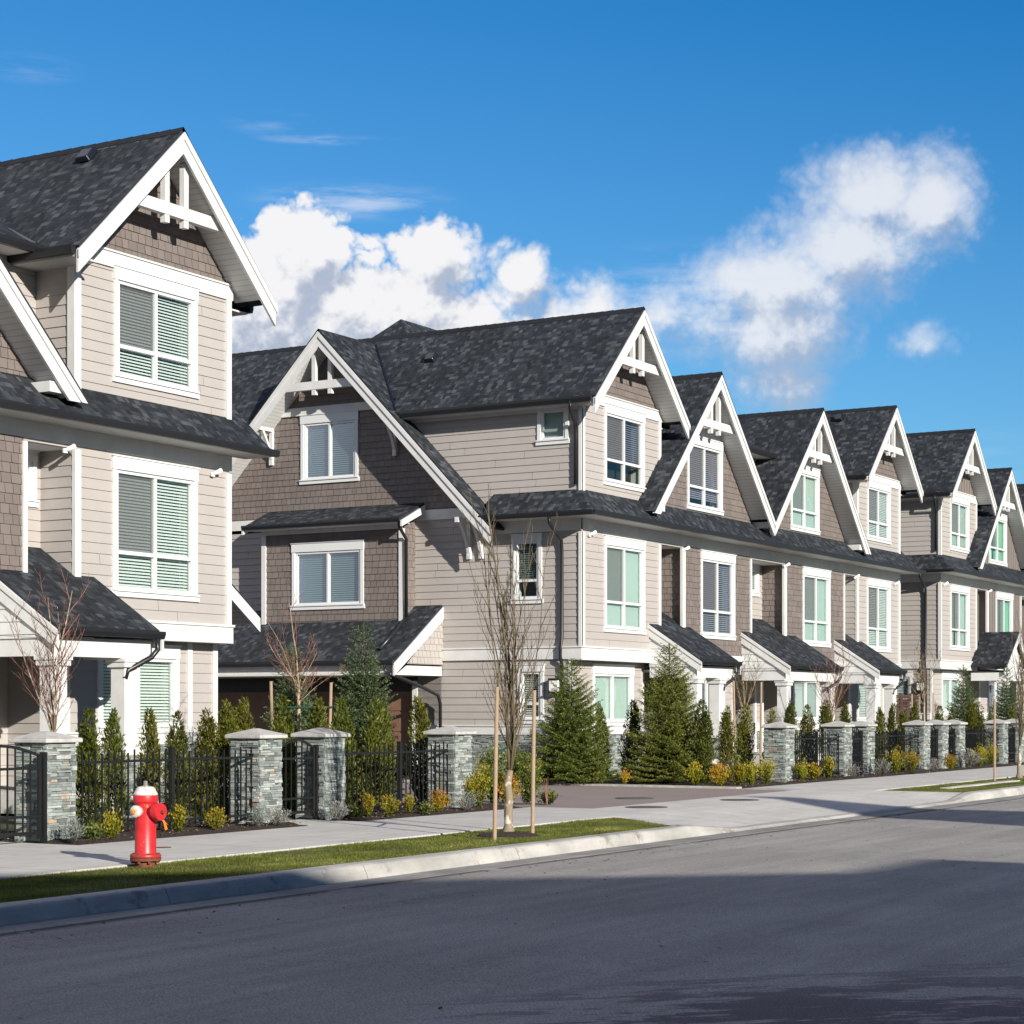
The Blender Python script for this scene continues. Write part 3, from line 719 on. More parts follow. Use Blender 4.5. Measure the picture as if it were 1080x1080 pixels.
    bx(tr,S,-.05,.03,ZB,5.62,-.02,.05); bx(tr,S,-.05,.03,6.2,8.45,-.02,.05)
    bx(tr,S,-.04,2.2,5.66,5.93,-.02,.05); bx(tr,S,-.04,4.6,8.42,8.62,-.02,.04)
    # brown cross gable
    wg=window(root,S,6.14,7.86,7.12,8.84,mull=True,rail=False,tone='blind_teal')
    poly=[(2.5,6.3),(11.2,6.3),(yg+.02,zg-.1),(yg-.02,zg-.1)]
    cover(sh,S,poly,[wg],skin)
    bx(tr,S,5.25,8.75,8.84,9.04,-.02,.05); bx(tr,S,2.2,4.55,6.08,6.32,-.02,.05); bx(tr,S,8.8,11.5,6.08,6.32,-.02,.05)
    barge(root,S,yg,zg,sg,4.88,4.88,og)
    for y_ in (2.62,2.95): bracket(root,S,y_,6.05,.62)
    for y_ in (5.05,8.75): bracket(root,S,y_,8.62,.62)
    # side bay
    SB=SI(-.55); wb=window(root,SB,5.6,7.72,3.98,5.62,mull=True,rail=False,tone='blind_teal')
    cover(sh,SB,rect(4.5,8.62,3.55,6.05),[wb],skin)
    cover(sh,lambda u,z,o:(u,4.5-o,z),rect(-.55,0,3.5,6.05),(),skin)
    bx(tr,SB,4.45,4.58,3.5,6.02,-.03,.045); bx(tr,SB,8.52,8.65,3.5,6.02,-.03,.045); bx(tr,SB,4.45,8.65,5.86,6.03,-.02,.05)
    # garage recess
    gd=MB(); Sg=SI(.22)
    cover(sd_,S,rect(3.75,4.42,0,2.6)); cover(sd_,lambda u,z,o:(u,4.42+o,z),rect(0,.6,0,2.5))
    bx(tr,S,4.42,4.56,0,2.25,-.05,.04)
    gx=MB(); bx(gx,Sg,4.42,12,2.0,2.5,-.02,.02); gx.build('garage_header_shade','door_dark',root)  # header above the doors; its dark colour is painted-in soffit shade
    for a in (4.62,8.0):
        d=MB(); bx(d,Sg,a,a+3.2,.02,2.02,-.05,.0)
        for k in range(4): bx(d,Sg,a+.03,a+3.17,.04+k*.5,.50+k*.5,.0,.018)
        d.build('garage_door','garage_brown',root)
    # ---------- roofs
    rf=MB(); sf=MB(); gt=MB()
    Yb=12.0; oh=.60
    def gable(r_,zt,s,hl,hr,hlb,hrb,y0=-oh,split=0.0):
        """long roof with its ridge along Y; hl/hr reach in the front overhang, hlb/hrb behind the wall"""
        for sg_,hw,hb in ((-1,hl,hlb),(1,hr,hrb)):
            pts=[(r_,y0,zt),(r_+sg_*hw,y0,zt-s*hw),(r_+sg_*hw,split,zt-s*hw),(r_+sg_*hb,split,zt-s*hb),(r_+sg_*hb,Yb,zt-s*hb),(r_,Yb,zt)]
            if abs(hw-hb)<1e-6: pts=[pts[0],pts[1],(r_+sg_*hw,Yb,zt-s*hw),pts[5]]
            roofpoly(rf,pts,(0,1,0)); 
            h2=hw-.30; sp=[(r_,y0+.05,zt),(r_+sg_*h2,y0+.05,zt-s*h2),(r_+sg_*h2,.05,zt-s*h2),(r_,.05,zt)]
            soffitpoly(sf,sp,.20)
        rc=MB()
    gable(rA,zR,sl,2.47,2.47,2.03,2.47,split=5.05); gable(rD,zR,sl,2.47,2.47,2.47,2.47)
    gable(rB,zB,slB,3.85,3.47,2.38,3.5); gable(rC,zB,slB,3.5,3.85,3.5,4.2)
    barge(root,Fr,rA,zR,sl,2.47,2.47,oh); barge(root,Fr,rD,zR,sl,2.47,2.47,oh)
    barge(root,Fr,rB,zB,slB,3.85,3.47,oh-.02,zcut=6.24); barge(root,Fr,rC,zB,slB,3.47,3.85,oh-.02,zcut=6.24)
    for u_ in (3.2,16.75): bx(tr,Fr,u_-.16,u_+.16,6.34,6.50,.0,.5)
    bx(tr,Fr,9.75,10.15,6.46,6.62,.0,.5)
    # level eave soffits and gutters of the tall gables' long sides
    ze=zR-sl*2.47
    for r_,u_e,u_w,y1 in ((rA,rA-2.47,0,4.75),(rA,rA+2.47,A1,12),(rD,rD-2.47,D0,12),(rD,rD+2.47,W,12)):
        dx=-1 if u_e<u_w else 1
        ys_=-.48 if dx<0 else .02
        sf.box((min(u_e,u_w),ys_,ze-.16),(max(u_e,u_w),y1,ze-.13))
        gutter(gt,(u_e,ys_-.06,ze-.13),(u_e,y1,ze-.13),.10,.13,(dx,0))
    # side wall under D/A eaves that can be seen
    cover(sd_,SI(D0),rect(0,1.0,6.2,8.62)); bx(tr,SI(D0),-.05,.10,6.2,8.5,-.02,.04)
    cover(sd_,SP(A1),rect(0,1.0,6.2,8.62),(),'plain'); cover(sd_,SP(W),rect(0,Yb,2.9,8.62),(),'plain')
    cover(sd_,SP(W),rect(.3,Yb,0,2.95),(),'plain')
    # main body behind: wall with eave, street slope, spine ridge with hipped ends
    Fm=lambda u,z,o:(u,.8-o,z)
    cover(sd_,Fm,rect(A1,D0,6.2,8.62)); 
    sf.box((A1,.3,8.60),(D0,.8,8.63)); gutter(gt,(A1,.30,8.60),(D0,.30,8.60),.11,.13)
    zs,ys=11.66,6.9
    e0,e1=1.05,20.5; hp=1.95
    roofpoly(rf,[(A1-.9,.3,8.72),(D0+.5,.3,8.72),(D0+.9,3.0,10.05),(A1-.9,3.0,10.05)],(1,0,0)); roofpoly(rf,[(A1-.9,3.0,10.05),(D0+.9,3.0,10.05),(D0+.9,5.2,10.10),(A1-.9,5.2,10.10)],(1,0,0))
    roofpoly(rf,[(-.435,8.94,8.636),(-.435,Yb,8.636),(.01,Yb,9.068),(.01,8.94,9.068)],(0,1,0)); gutter(gt,(-.435,8.94,8.52),(-.435,Yb,8.52),.1,.12,(-1,0))
    roofpoly(rf,[(e0,ys+hp,zs-hp*.97),(e0,ys-hp,zs-hp*.97),(e0+hp,ys,zs)],(0,1,0)); roofpoly(rf,[(e1,ys-hp,zs-hp*.97),(e1,ys+hp,zs-hp*.97),(e1-hp,ys,zs)],(0,1,0))
    roofpoly(rf,[(e0,ys-hp,zs-hp*.97),(e1,ys-hp,zs-hp*.97),(e1-hp,ys,zs),(e0+hp,ys,zs)],(1,0,0)); roofpoly(rf,[(e1,ys+hp,zs-hp*.97),(e0,ys+hp,zs-hp*.97),(e0+hp,ys,zs),(e1-hp,ys,zs)],(1,0,0))
    # back of the block
    cover(sd_,lambda u,z,o:(u,Yb-.1+o,z),[(0,0),(W,0),(W,8.6),(rD,10.9),(C1,8.5),(A1,8.5),(rA,10.9),(0,8.6)],(),'plain')
    # cross gable roof (ridge along X)
    for s_ in (-1,1):
        e=4.88; roofpoly(rf,[(-og,yg,zg),(2.0,yg,zg),(2.0,yg+s_*e,zg-sg*e),(-og,yg+s_*e,zg-sg*e)],(1,0,0))
        e-=.32; soffitpoly(sf,[(-og+.05,yg,zg),(-.01,yg,zg),(-.01,yg+s_*e,zg-sg*e),(-og+.05,yg+s_*e,zg-sg*e)],.2)
    # skirt roof along the front and round the corner
    zk,ko=6.02,.62; ks=.95; kz=lambda d:zk+ks*d
    roofpoly(rf,[(-ko,-ko,zk),(W+.45,-ko,zk),(W+.45,.8,kz(ko+.8)),(.8,.8,kz(ko+.8))],(1,0,0))
    roofpoly(rf,[(-ko,-ko,zk),(.1,.1,kz(ko+.1)),(.1,2.3,kz(ko+.1)),(-ko,2.3,zk)],(0,1,0))
    sf.box((-ko,-ko,5.93),(W+.45,.0,5.96)); sf.box((-ko,0,5.93),(0,2.3,5.96))
    gutter(gt,(-ko-.05,-ko,5.93),(W+.5,-ko,5.93)); gutter(gt,(-ko,-ko-.05,5.93),(-ko,2.3,5.93),side=(-1,0))
    # side bay skirt roof
    roofpoly(rf,[(-1.0,4.25,6.06),(-1.0,8.9,6.06),(.0,8.9,6.50),(.0,4.25,6.50)],(0,1,0)); gutter(gt,(-1.0,4.25,5.98),(-1.0,8.9,5.98),.09,.1,(-1,0)); sf.box((-1.0,4.3,5.96),(-.55,8.85,5.99))
    for y_ in (4.22,8.90):
        m=MB(); Q=lambda u,z,o:(u,y_-o,z)
        prism_out(m,Q,[(-1.04,5.86),(-1.04,6.00),(.0,6.45),(.0,6.28)],-.02,.03); m.build('rake_board','white_trim',root)
    # garage lean-to
    roofpoly(rf,[(-2.06,3.72,2.70),(-2.06,12,2.70),(0,12,4.06),(0,3.72,4.06)],(0,1,0)); gutter(gt,(-2.06,3.72,2.58),(-2.06,12,2.58),.1,.12,(-1,0))
    sf.box((-2.06,3.75,2.36),(0.22,12,2.40)); bx(tr,SI(-1.95),3.75,12,2.36,2.62,-.02,.02)
    m=MB(); Q=lambda u,z,o:(u,3.72-o,z); prism_out(m,Q,[(-2.10,2.34),(-2.10,2.62),(.0,4.00),(.0,3.70)],-.02,.03); prism_out(m,Q,[(-2.0,2.36),(-.05,2.36),(-.05,2.58),(-1.55,2.58)],-.02,.0); m.build('rake_board','white_trim',root)
    m=MB(); cover(m,Q,[(-1.55,2.62),(0,2.62),(0,3.78),(-.1,3.74)],(),'shingle'); m.build('lean_to_gable','siding',root)
    # lean-to on the far side
    if side:
        roofpoly(rf,[(W+1.5,.55,3.32),(W+1.5,6,3.32),(W,6,4.32),(W,.55,4.32)],(0,1,0)); gutter(gt,(W+1.5,.6,3.2),(W+1.5,6,3.2),.1,.12,(1,0))
        m=MB(); Q=lambda u,z,o:(u,.55-o,z); prism_out(m,Q,[(W,4.25),(W+1.56,3.21),(W+1.56,2.96),(W,4.0)],-.02,.035); m.build('rake_board','white_trim',root)
        soffitpoly(sf,[(W+1.45,.6,3.32),(W+1.45,6,3.32),(W,6,4.3),(W,.6,4.3)],.16)
    # entrance roofs
    def porch(a,b,colu):
        y1=-1.35; ztop,zlo=3.66,2.78
        s=(ztop-zlo)/-y1
        roofpoly(rf,[(a,y1,zlo),(b,y1,zlo),(b,0,ztop),(a,0,ztop)],(1,0,0))
        for p,q in rec:
            lo_,hi_=max(a,p),min(b,q)
            if hi_>lo_+.2: roofpoly(rf,[(lo_,-.005,ztop),(hi_,-.005,ztop),(hi_,.7,ztop+s*.7),(lo_,.7,ztop+s*.7)],(1,0,0))
        gutter(gt,(a,y1,zlo-.13),(b+.02,y1,zlo-.13))
        for u_ in (a,b):
            m=MB(); Q=SI(u_) if u_==a else SP(u_)
            prism_out(m,Q,[(y1-.06,zlo-.34),(y1-.06,zlo-.07),(0,ztop-.03),(0,ztop-.32)],-.02,.03)
            prism_out(m,Q,[(y1-.08,zlo-.15),(y1-.08,zlo-.075),(0,ztop-.035),(0,ztop-.12)],.031,.05)
            m.build('rake_board','white_trim',root)
        c=MB(); cover(c,SI(a+.02),[(y1+.1,2.6),(0,2.6),(0,ztop-.26),(y1+.1,zlo-.2)],(),'lap',.19); c.build('porch_gable','white_trim',root); c=MB(); cover(c,SP(b-.02),[(y1+.1,2.6),(0,2.6),(0,ztop-.26),(y1+.1,zlo-.2)],(),'lap',.19)
        c.build('porch_gable','white_trim',root)
        bm=MB(); bm.box((a+.04,y1+.12,2.34),(b-.04,y1+.36,2.62)); bm.box((a+.04,y1+.36,2.34),(a+.24,.0,2.62)); bm.box((b-.24,y1+.36,2.34),(b-.04,.0,2.62)); bm.build('porch_beam','white_trim',root)
        sf.box((a+.24,y1+.36,2.56),(b-.24,.0,2.59))
        for u_ in colu:
            c=MB(); yc=y1+.24
            c.box((u_-.14,yc-.14,.95),(u_+.14,yc+.14,2.34)); c.box((u_-.18,yc-.18,2.20),(u_+.18,yc+.18,2.28)); c.box((u_-.20,yc-.20,2.281),(u_+.20,yc+.20,2.339)); c.box((u_-.18,yc-.18,.95),(u_+.18,yc+.18,1.15)); c.box((u_-.24,yc-.24,.86),(u_+.24,yc+.24,.95))
            co=c.build('porch_column','white_trim',root,bevel=.006)
            s_=MB()
            for (Q_,a_,b_) in ((lambda u,z,o:(u,yc-.2-o,z),u_-.2,u_+.2),(lambda u,z,o,uu=u_:(uu-.2-o,u,z),yc-.2,yc+.2),(lambda u,z,o,uu=u_:(uu+.2+o,u,z),yc-.2,yc+.2)): stones(s_,Q_,a_,b_,0,.86)
            s_.build('column_base','ledge_stone',co)
        downpipe(root,[(b-.12,y1-.06,zlo-.13),(b-.12,y1-.06,zlo-.30),(b-.22,y1-.02,zlo-.42),(b-.62,y1+.10,zlo-.62),(b-.66,y1+.12,zlo-.75)])
    if not gporch: porch(3.5,5.78,(3.72,5.0))
    else:
        for sg_ in (-1,1):
            roofpoly(rf,[(4.8,-1.35,4.10),(4.8,0,4.10),(4.8+sg_*1.45,0,2.92),(4.8+sg_*1.45,-1.35,2.92)],(0,1,0)); gutter(gt,(4.8+sg_*1.45,-1.33,2.80),(4.8+sg_*1.45,0,2.80),.09,.11,(sg_,0))
        barge(root,Fr,4.8,4.10,.81,1.45,1.45,1.35,truss=False,wd=.22)
        m=MB(); cover(m,lambda u,z,o:(u,-1.15-o,z),[(3.5,2.62),(6.1,2.62),(6.1,2.72),(4.8,3.8),(3.5,2.72)],(),'lap',.19); m.build('porch_gable','white_trim',root)
        m=MB(); m.box((3.5,-1.2,2.34),(6.1,-1.0,2.62)); m.box((3.5,-1.0,2.34),(3.7,0,2.62)); m.box((5.9,-1.0,2.34),(6.1,0,2.62)); m.build('porch_beam','white_trim',root)
        for u_ in (3.7,5.9):
            c=MB(); c.box((u_-.14,-1.24,.3),(u_+.14,-.96,2.34)); c.box((u_-.19,-1.29,2.26),(u_+.19,-.91,2.339)); c.box((u_-.19,-1.29,.2),(u_+.19,-.91,1.1)); c.build('porch_column','white_trim',root,bevel=.006)
    porch(9.02,12.8,(9.3,12.5)); porch(15.8,18.1,(16.02,17.55))
    # rafters: vents on the roof
    for (u_,y_,r_) in ((1.12,4.75,rA),(rD-.35,1.15,rD)):
        zz=zR-sl*(r_-u_); v=MB(); M=Matrix.Translation((u_,y_,zz+.02))@Matrix.Rotation(-math.atan(sl),4,'Y')
        v.hexa([M@Vector(p) for p in ((-.16,-.15,0),(.16,-.15,0),(.16,.15,0),(-.16,.15,0),(-.14,-.12,.10),(.10,-.12,.12),(.10,.12,.12),(-.14,.12,.10))]); v.build('roof_vent','roof_metal',root,bevel=.02)
    v=MB()   # metal valley flashings
    def strip(a,b,wd=.09):
        a=Vector(a);b=Vector(b); v.tube([a,b],.035,6)
    strip((-.42,4.80,8.70),(1.70,6.80,10.78)); strip((D0-.5,.30,8.75),(D0+.4,2.3,9.63))
    v.build('valley_flashing','roof_metal',root)
    # ridge caps
    caps=[]
    for r_,zt,s_ in ((rA,zR,sl),(rD,zR,sl),(rB,zB,slB),(rC,zB,slB)):
        rc=MB(); y=-oh
        while y<Yb-.3:
            for k in (-1,1): rc.hexa([(r_+k*.13,y,zt-.13*s_+.010),(r_,y,zt+.010),(r_,y+.29,zt+.003),(r_+k*.13,y+.29,zt-.13*s_+.002),(r_+k*.13,y,zt-.13*s_+.018),(r_,y,zt+.020),(r_,y+.29,zt+.010),(r_+k*.13,y+.29,zt-.13*s_+.006)])
            y+=.27
        caps.append(rc)
    # downspouts
    downpipe(root,[(-ko-.05,.45,5.93),(-ko-.05,.45,5.8),(-.10,.45,5.45),(-.07,.45,5.2),(-.07,.45,3.2),(-.14,.45,3.0),(-.14,.45,2.75),(-.07,.45,2.6),(-.07,.45,.2)])
    downpipe(root,[(-.50,.0,ze-.1),(-.50,.0,ze-.25),(-.12,.08,ze-.55),(-.07,.09,ze-.8),(-.07,.09,6.7)])
    downpipe(root,[(-1.0,4.3,6.0),(-.9,4.35,5.85),(-.62,4.35,5.6),(-.60,4.36,3.75)])
    downpipe(root,[(-.60,4.36,3.72),(-1.75,4.34,2.96)],.05)
    downpipe(root,[(-2.12,3.95,2.56),(-2.12,3.95,2.42),(-1.9,3.7,2.3),(-.8,3.68,2.05),(-.30,3.66,1.9),(-.2,3.66,1.7),(-.2,3.66,.2)])
    downpipe(root,[(-.12,2.9+.0,5.9),(-.1,2.92,5.6)]) if False else None
    # lights
    for u_ in (.35,5.35,11.9,17.4,21.0):
        l=MB(); bx(l,Fr,u_-.04,u_+.04,5.53,5.60,.04,.07); l.lathe([(.02,0),(.035,.05),(.045,.16),(.01,.165)],10,Matrix.Translation((u_,-.07,5.575))@Matrix.Rotation(R(62),4,'Y')@Matrix.Rotation(R(25),4,'X')); l.build('flood_light','lamp_white',root)
    l=MB(); l.box((-.16,.52,1.98),(-.02,.72,2.0)); l.box((-.17,.51,2.0),(-.02,.73,2.24)); l.build('wall_lamp','lamp_white',root); l=MB(); l.box((-.19,.49,2.24),(-.0,.75,2.28)); l.box((-.19,.49,1.93),(-.0,.75,1.98)); l.build('lamp_cover','black_metal',root)
    sd_.build('siding_wall','siding',root); sh.build('shingle_wall' if skin=='shingle' else 'batten_wall',smat,root)
    st.build('stone_base','ledge_stone',root); tr.build('trim','white_trim',root); so.build('bay_underside','soffit',root)
    roof=rf.build('roof','roof_shingle',root); [c.build('ridge_cap','roof_shingle',roof) for c in caps]; sf.build('soffit','soffit',roof); gt.build('gutter','black_metal',roof)
    return root
def stones(mb,F,u0,u1,z0,z1,quoin=0):
    z=z0
    while z<z1-.008:
        h=min(random.choice((.018,.024,.03,.038,.048)),z1-z); u=u0
        while u<u1-.005:
            wd=random.uniform(.07,.26); e=min(u+wd,u1)
            if u1-e<.05: e=u1
            d=random.uniform(.0,.028); c=random.random()*.9 if random.random()<.88 else random.random()
            t=random.uniform(-.006,.006)
            P=[F(u+.002,z+.002,-.03),F(e-.002,z+.002,-.03),F(e-.002,z+.002,d+.004+t),F(u+.002,z+.002,d+.004),F(u+.002,z+h-.002,-.03),F(e-.002,z+h-.002,-.03),F(e-.002,z+h-.002,d+t),F(u+.002,z+h-.002,d)]
            mb.hexa(P,c); u=e
        z+=h
    mb.face([F(u0,z0,-.01),F(u1,z0,-.01),F(u1,z1,-.01),F(u0,z1,-.01)],.0)

townhouse(5.72,'nearest beige townhouse row, at the left edge behind the red hydrant, cropped by the frame','shingle',
    dict(D2=dict(tone='blind_white'),D3=dict(tone='blind_white'),D1=dict(rail=False,tone='blind_white')))
townhouse(40.0,'middle townhouse row, beige and brown, with a brown side gable above its garage')
r_=townhouse(65.55,'farthest townhouse row at the right edge, with grey board-and-batten under its gables','batten',gporch=True,sidewin=False,win=
    dict(A3=dict(blind='shade',tone='blind_mint'),A2=dict(blind='curtain',tone='blind_mint'),B3=dict(blind='curtain',tone='curtain_green'),B2=dict(blind='curtain',tone='curtain_green')),side=False)
r_.location.z=.25
# houses across the street, behind the camera: they throw the shade on the road
def across(x0,x1,y0,y1,ze,zr,gables,label):
    r=empty('townhouse_row',((x0+x1)/2,(y0+y1)/2,0)); tag(r,label,'townhouse row','townhouse rows across the street, behind the viewer'); ox,oy=(x0+x1)/2,(y0+y1)/2
    a,b,c,d=x0-ox,x1-ox,y0-oy,y1-oy; wl=MB(); wl.box((a,c,0),(b,d,ze)); yc=(c+d)/2
    wl.prism([(a,c,ze),(a,d,ze),(a,yc,zr)],[(b,c,ze),(b,d,ze),(b,yc,zr)])
    for gx,gw,gz in gables: wl.prism([(gx-ox-gw,d+.3,ze-.5),(gx-ox+gw,d+.3,ze-.5),(gx-ox,d+.3,gz)],[(gx-ox-gw,yc,ze-.5),(gx-ox+gw,yc,ze-.5),(gx-ox,yc,gz)])
    wl.build('wall','siding',r); rf=MB(); s=(zr-ze)/((d-c)/2)
    for sg_ in (-1,1): roofpoly(rf,[(a-.3,yc,zr+.1),(b+.3,yc,zr+.1),(b+.3,yc+sg_*((d-c)/2+.5),ze+.1-.5*s),(a-.3,yc+sg_*((d-c)/2+.5),ze+.1-.5*s)],(1,0,0))
    for gx,gw,gz in gables:
        for sg_ in (-1,1): roofpoly(rf,[(gx-ox,d+.7,gz+.1),(gx-ox,yc,gz+.1),(gx-ox+sg_*(gw+.3),yc,gz+.1-(gz-ze+.5)*(gw+.3)/gw),(gx-ox+sg_*(gw+.3),d+.7,gz+.1-(gz-ze+.5)*(gw+.3)/gw)],(0,1,0))
    rf.build('roof','roof_shingle',r)
    u=a+1
    Fd=lambda u,z,o:(u,d+o,z)
    while u<b-2:
        for z in (1.1,4.0): window(r,Fd,u,u+1.8,z,z+1.6,blind='shade',tone='blind_white')
        u+=3.6
def across2(prof,y0,y1,label):
    prof=[(x+.0,z*1.058) for x,z in prof]
    xs=[p[0] for p in prof]; ox=sum(xs)/len(xs); r=empty('townhouse_row',(ox,(y0+y1)/2,0)); tag(r,label,'townhouse row','townhouse rows across the street, behind the viewer'); h=(y1-y0)/2
    wl=MB(); P=[(x-ox,z-.12) for x,z in prof]; ring=[(P[0][0],0)]+P+[(P[-1][0],0)]
    wl.prism([(x,-h,z) for x,z in ring],[(x,h,z) for x,z in ring]); wl.build('wall','siding',r)
    rf=MB()
    for (xa,za),(xb,zb) in zip(prof,prof[1:]):
        if abs(xb-xa)>.2: roofpoly(rf,[(xa-ox,-h-.1,za),(xb-ox,-h-.1,zb),(xb-ox,h+.5,zb),(xa-ox,h+.5,za)],(0,1,0),.1)
    rf.build('roof','roof_shingle',r); Fd=lambda u,z,o:(u,h+o,z); u=P[0][0]+1
    while u<P[-1][0]-3:
        for z in (1.1,4.0,6.6): window(r,Fd,u,u+1.8,z,z+1.5,blind='shade',tone='blind_white')
        u+=3.6
across2([(-30,8.6),(-22,9.6),(-14,11.0),(-9,9.8),(-2.2,11.65),(7.5,9.05),(9.8,9.0),(10.6,8.2)],-27,-17.5,'beige townhouse row across the street with a broad low gable')
across2([(16.1,10.2),(17.2,11.85),(18.9,10.2),(19.6,9.6),(26,9.6),(29,10.9),(32,9.4),(40,9.4)],-27,-17.5,'beige townhouse row across the street with a steep gable at its end')
# =================================================================== GROUND
def slab(name,m,x0,x1,y0,y1,z0,z1,label=None,kind='structure'):
    mb=MB(); mb.box((x0,y0,z0),(x1,y1,z1)); return tag(mb.build(name,m),label,None,None,kind)
mb=MB(); mb.face([(-600,-600,-.20),(900,-600,-.20),(900,900,-.20),(-600,900,-.20)]); tag(mb.build('ground','ground'),kind='structure')
ROADZ=-.155
mb=MB(); n=60
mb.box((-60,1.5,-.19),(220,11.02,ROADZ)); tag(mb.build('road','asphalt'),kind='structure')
mb=MB(); mb.box((-60,-9,-.19),(220,1.35,-.02)); tag(mb.build('near_verge','ground'),kind='structure')
mb=MB(); mb.box((-60,1.35,-.19),(220,1.5,-.01)); tag(mb.build('near_kerb','kerb_concrete'),kind='structure')
def kh(x):  # height of the kerb top: dropped in front of the lane
    def sm(a,b,t): t=max(0,min(1,(t-a)/(b-a))); return t*t*(3-2*t)
    return -.004-.118*sm(24.2,26.2,x)*(1-sm(35.6,36.9,x))
# kerb with gutter pan, cast in segments
joints=[-20+3.05*k for k in range(60)]
kmb=MB(); gmb=MB()
for a,b in zip(joints,joints[1:]):
    a_,b_=a+.006,b-.006; xs=[a_+(b_-a_)*t/8 for t in range(9)]; rings=[]
    for x in xs:
        h=kh(x); j=noise.noise(Vector((x*1.3,0,0)))*.004
        rings.append([(x,11.40,-.19),(x,11.40,ROADZ+.012),(x,11.425+.0*j,(ROADZ+h)/2),(x,11.445,h-.035),(x,11.462,h-.012),(x,11.49,h+j),(x,11.64,h+.004),(x,11.66,-.004 if False else h-.004),(x,11.66,-.19)])
    for r0,r1 in zip(rings,rings[1:]):
        for k in range(8): kmb.face([r0[k],r0[k+1],r1[k+1],r1[k]])
    kmb.face(rings[0]); kmb.face(rings[-1][::-1])
    gmb.box((a_,11.02,-.19),(b_,11.398,ROADZ+.004))
tag(kmb.build('kerb','kerb_concrete',smooth=False),kind='structure'); tag(gmb.build('gutter','gutter_concrete'),kind='structure')
# sidewalk
slab('sidewalk','sidewalk_concrete',-60,24.6,13.42,15.85,-.19,0); slab('sidewalk','sidewalk_concrete',36.8,200,13.42,16.0,-.19,0)
# lane apron
ap=MB(); nx,ny=61,24
def az_(x,y):
    if y<13.42 and x<24.45+1.6*(y-11.67)/1.73: return -.06
    t=min(1,max(0,(y-11.66)/1.9)); return kh(x)*(1-t)+(-.0)*t
for i in range(nx):
    for j in range(ny):
        x0=24.6+12.2*i/nx; x1=24.6+12.2*(i+1)/nx; y0=11.665+3.1*j/ny; y1=11.665+3.1*(j+1)/ny
        ap.face([(x0,y0,az_(x0,y0)),(x1,y0,az_(x1,y0)),(x1,y1,az_(x1,y1)),(x0,y1,az_(x0,y1))])
tag(ap.build('lane_apron','sidewalk_concrete',smooth=True),kind='structure')
slab('lane','lane_asphalt',27.75,36.1,14.77,60,-.19,-.004); slab('sidewalk','sidewalk_concrete',24.6,27.75,14.77,15.85,-.19,-.002)
mb=MB(); mb.box((36.1,16.0,-.19),(36.35,40,.035)); mb.box((36.1,14.77,-.19),(36.8,16.0,.0)); mb.build('lane_kerb','kerb_concrete',bevel=.01); bpy.data.objects['lane_kerb']['kind']='structure'
slab('path','sidewalk_concrete',16.0,17.25,15.855,20.2,-.19,-.003); slab('path','sidewalk_concrete',21.95,22.95,15.855,20.2,-.19,-.003)
# planting beds
def bed(x0,x1,y0,y1):
    mb=MB(); nx=max(2,int((x1-x0)/.12)); ny=max(2,int((y1-y0)/.12)); V=[[None]*(ny+1) for _ in range(nx+1)]
    for i in range(nx+1):
        for j in range(ny+1):
            x=x0+(x1-x0)*i/nx; y=y0+(y1-y0)*j/ny; e=min(1,min(x-x0,x1-x,y-y0,y1-y)/.25)
            z=-.03+e*(.05+.045*noise.noise(Vector((x*2.1,y*2.1,0)))+.02*noise.noise(Vector((x*9,y*9,3)))); V[i][j]=(x,y,z)
    for i in range(nx):
        for j in range(ny): mb.face([V[i][j],V[i+1][j],V[i+1][j+1],V[i][j+1]])
    tag(mb.build('planting_bed','mulch',smooth=True),kind='structure')
    ch=MB(); n=int((x1-x0)*min(y1-y0,1.6)*140)
    for _ in range(n):
        x=random.uniform(x0,x1); y=random.uniform(y0-.03,min(y1,y0+1.6)); a=random.random()*6.3; l=random.uniform(.008,.03); z=.03+.03*noise.noise(Vector((x*2.1,y*2.1,0)))
        c,s=math.cos(a)*l,math.sin(a)*l; t=random.uniform(-.01,.02)
        ch.face([(x-c,y-s,z),(x+s*.4,y-c*.4,z+.008),(x+c,y+s,z+t),(x-s*.4,y+c*.4,z+.012)],random.random())
    tag(ch.build('wood_chips','chip'),'loose brown wood chips scattered over the planting bed','mulch',None,'stuff')
bed(17.28,21.93,15.86,18.4); bed(22.97,27.74,15.86,19.0); bed(36.36,47,16.02,20.5); bed(47,64,16.02,20.5); bed(5,16,15.86,18.4)
slab('garden','ground',-60,27.7,18.4,60,-.19,-.02); slab('garden','ground',36.36,200,20.5,60,-.19,-.02)
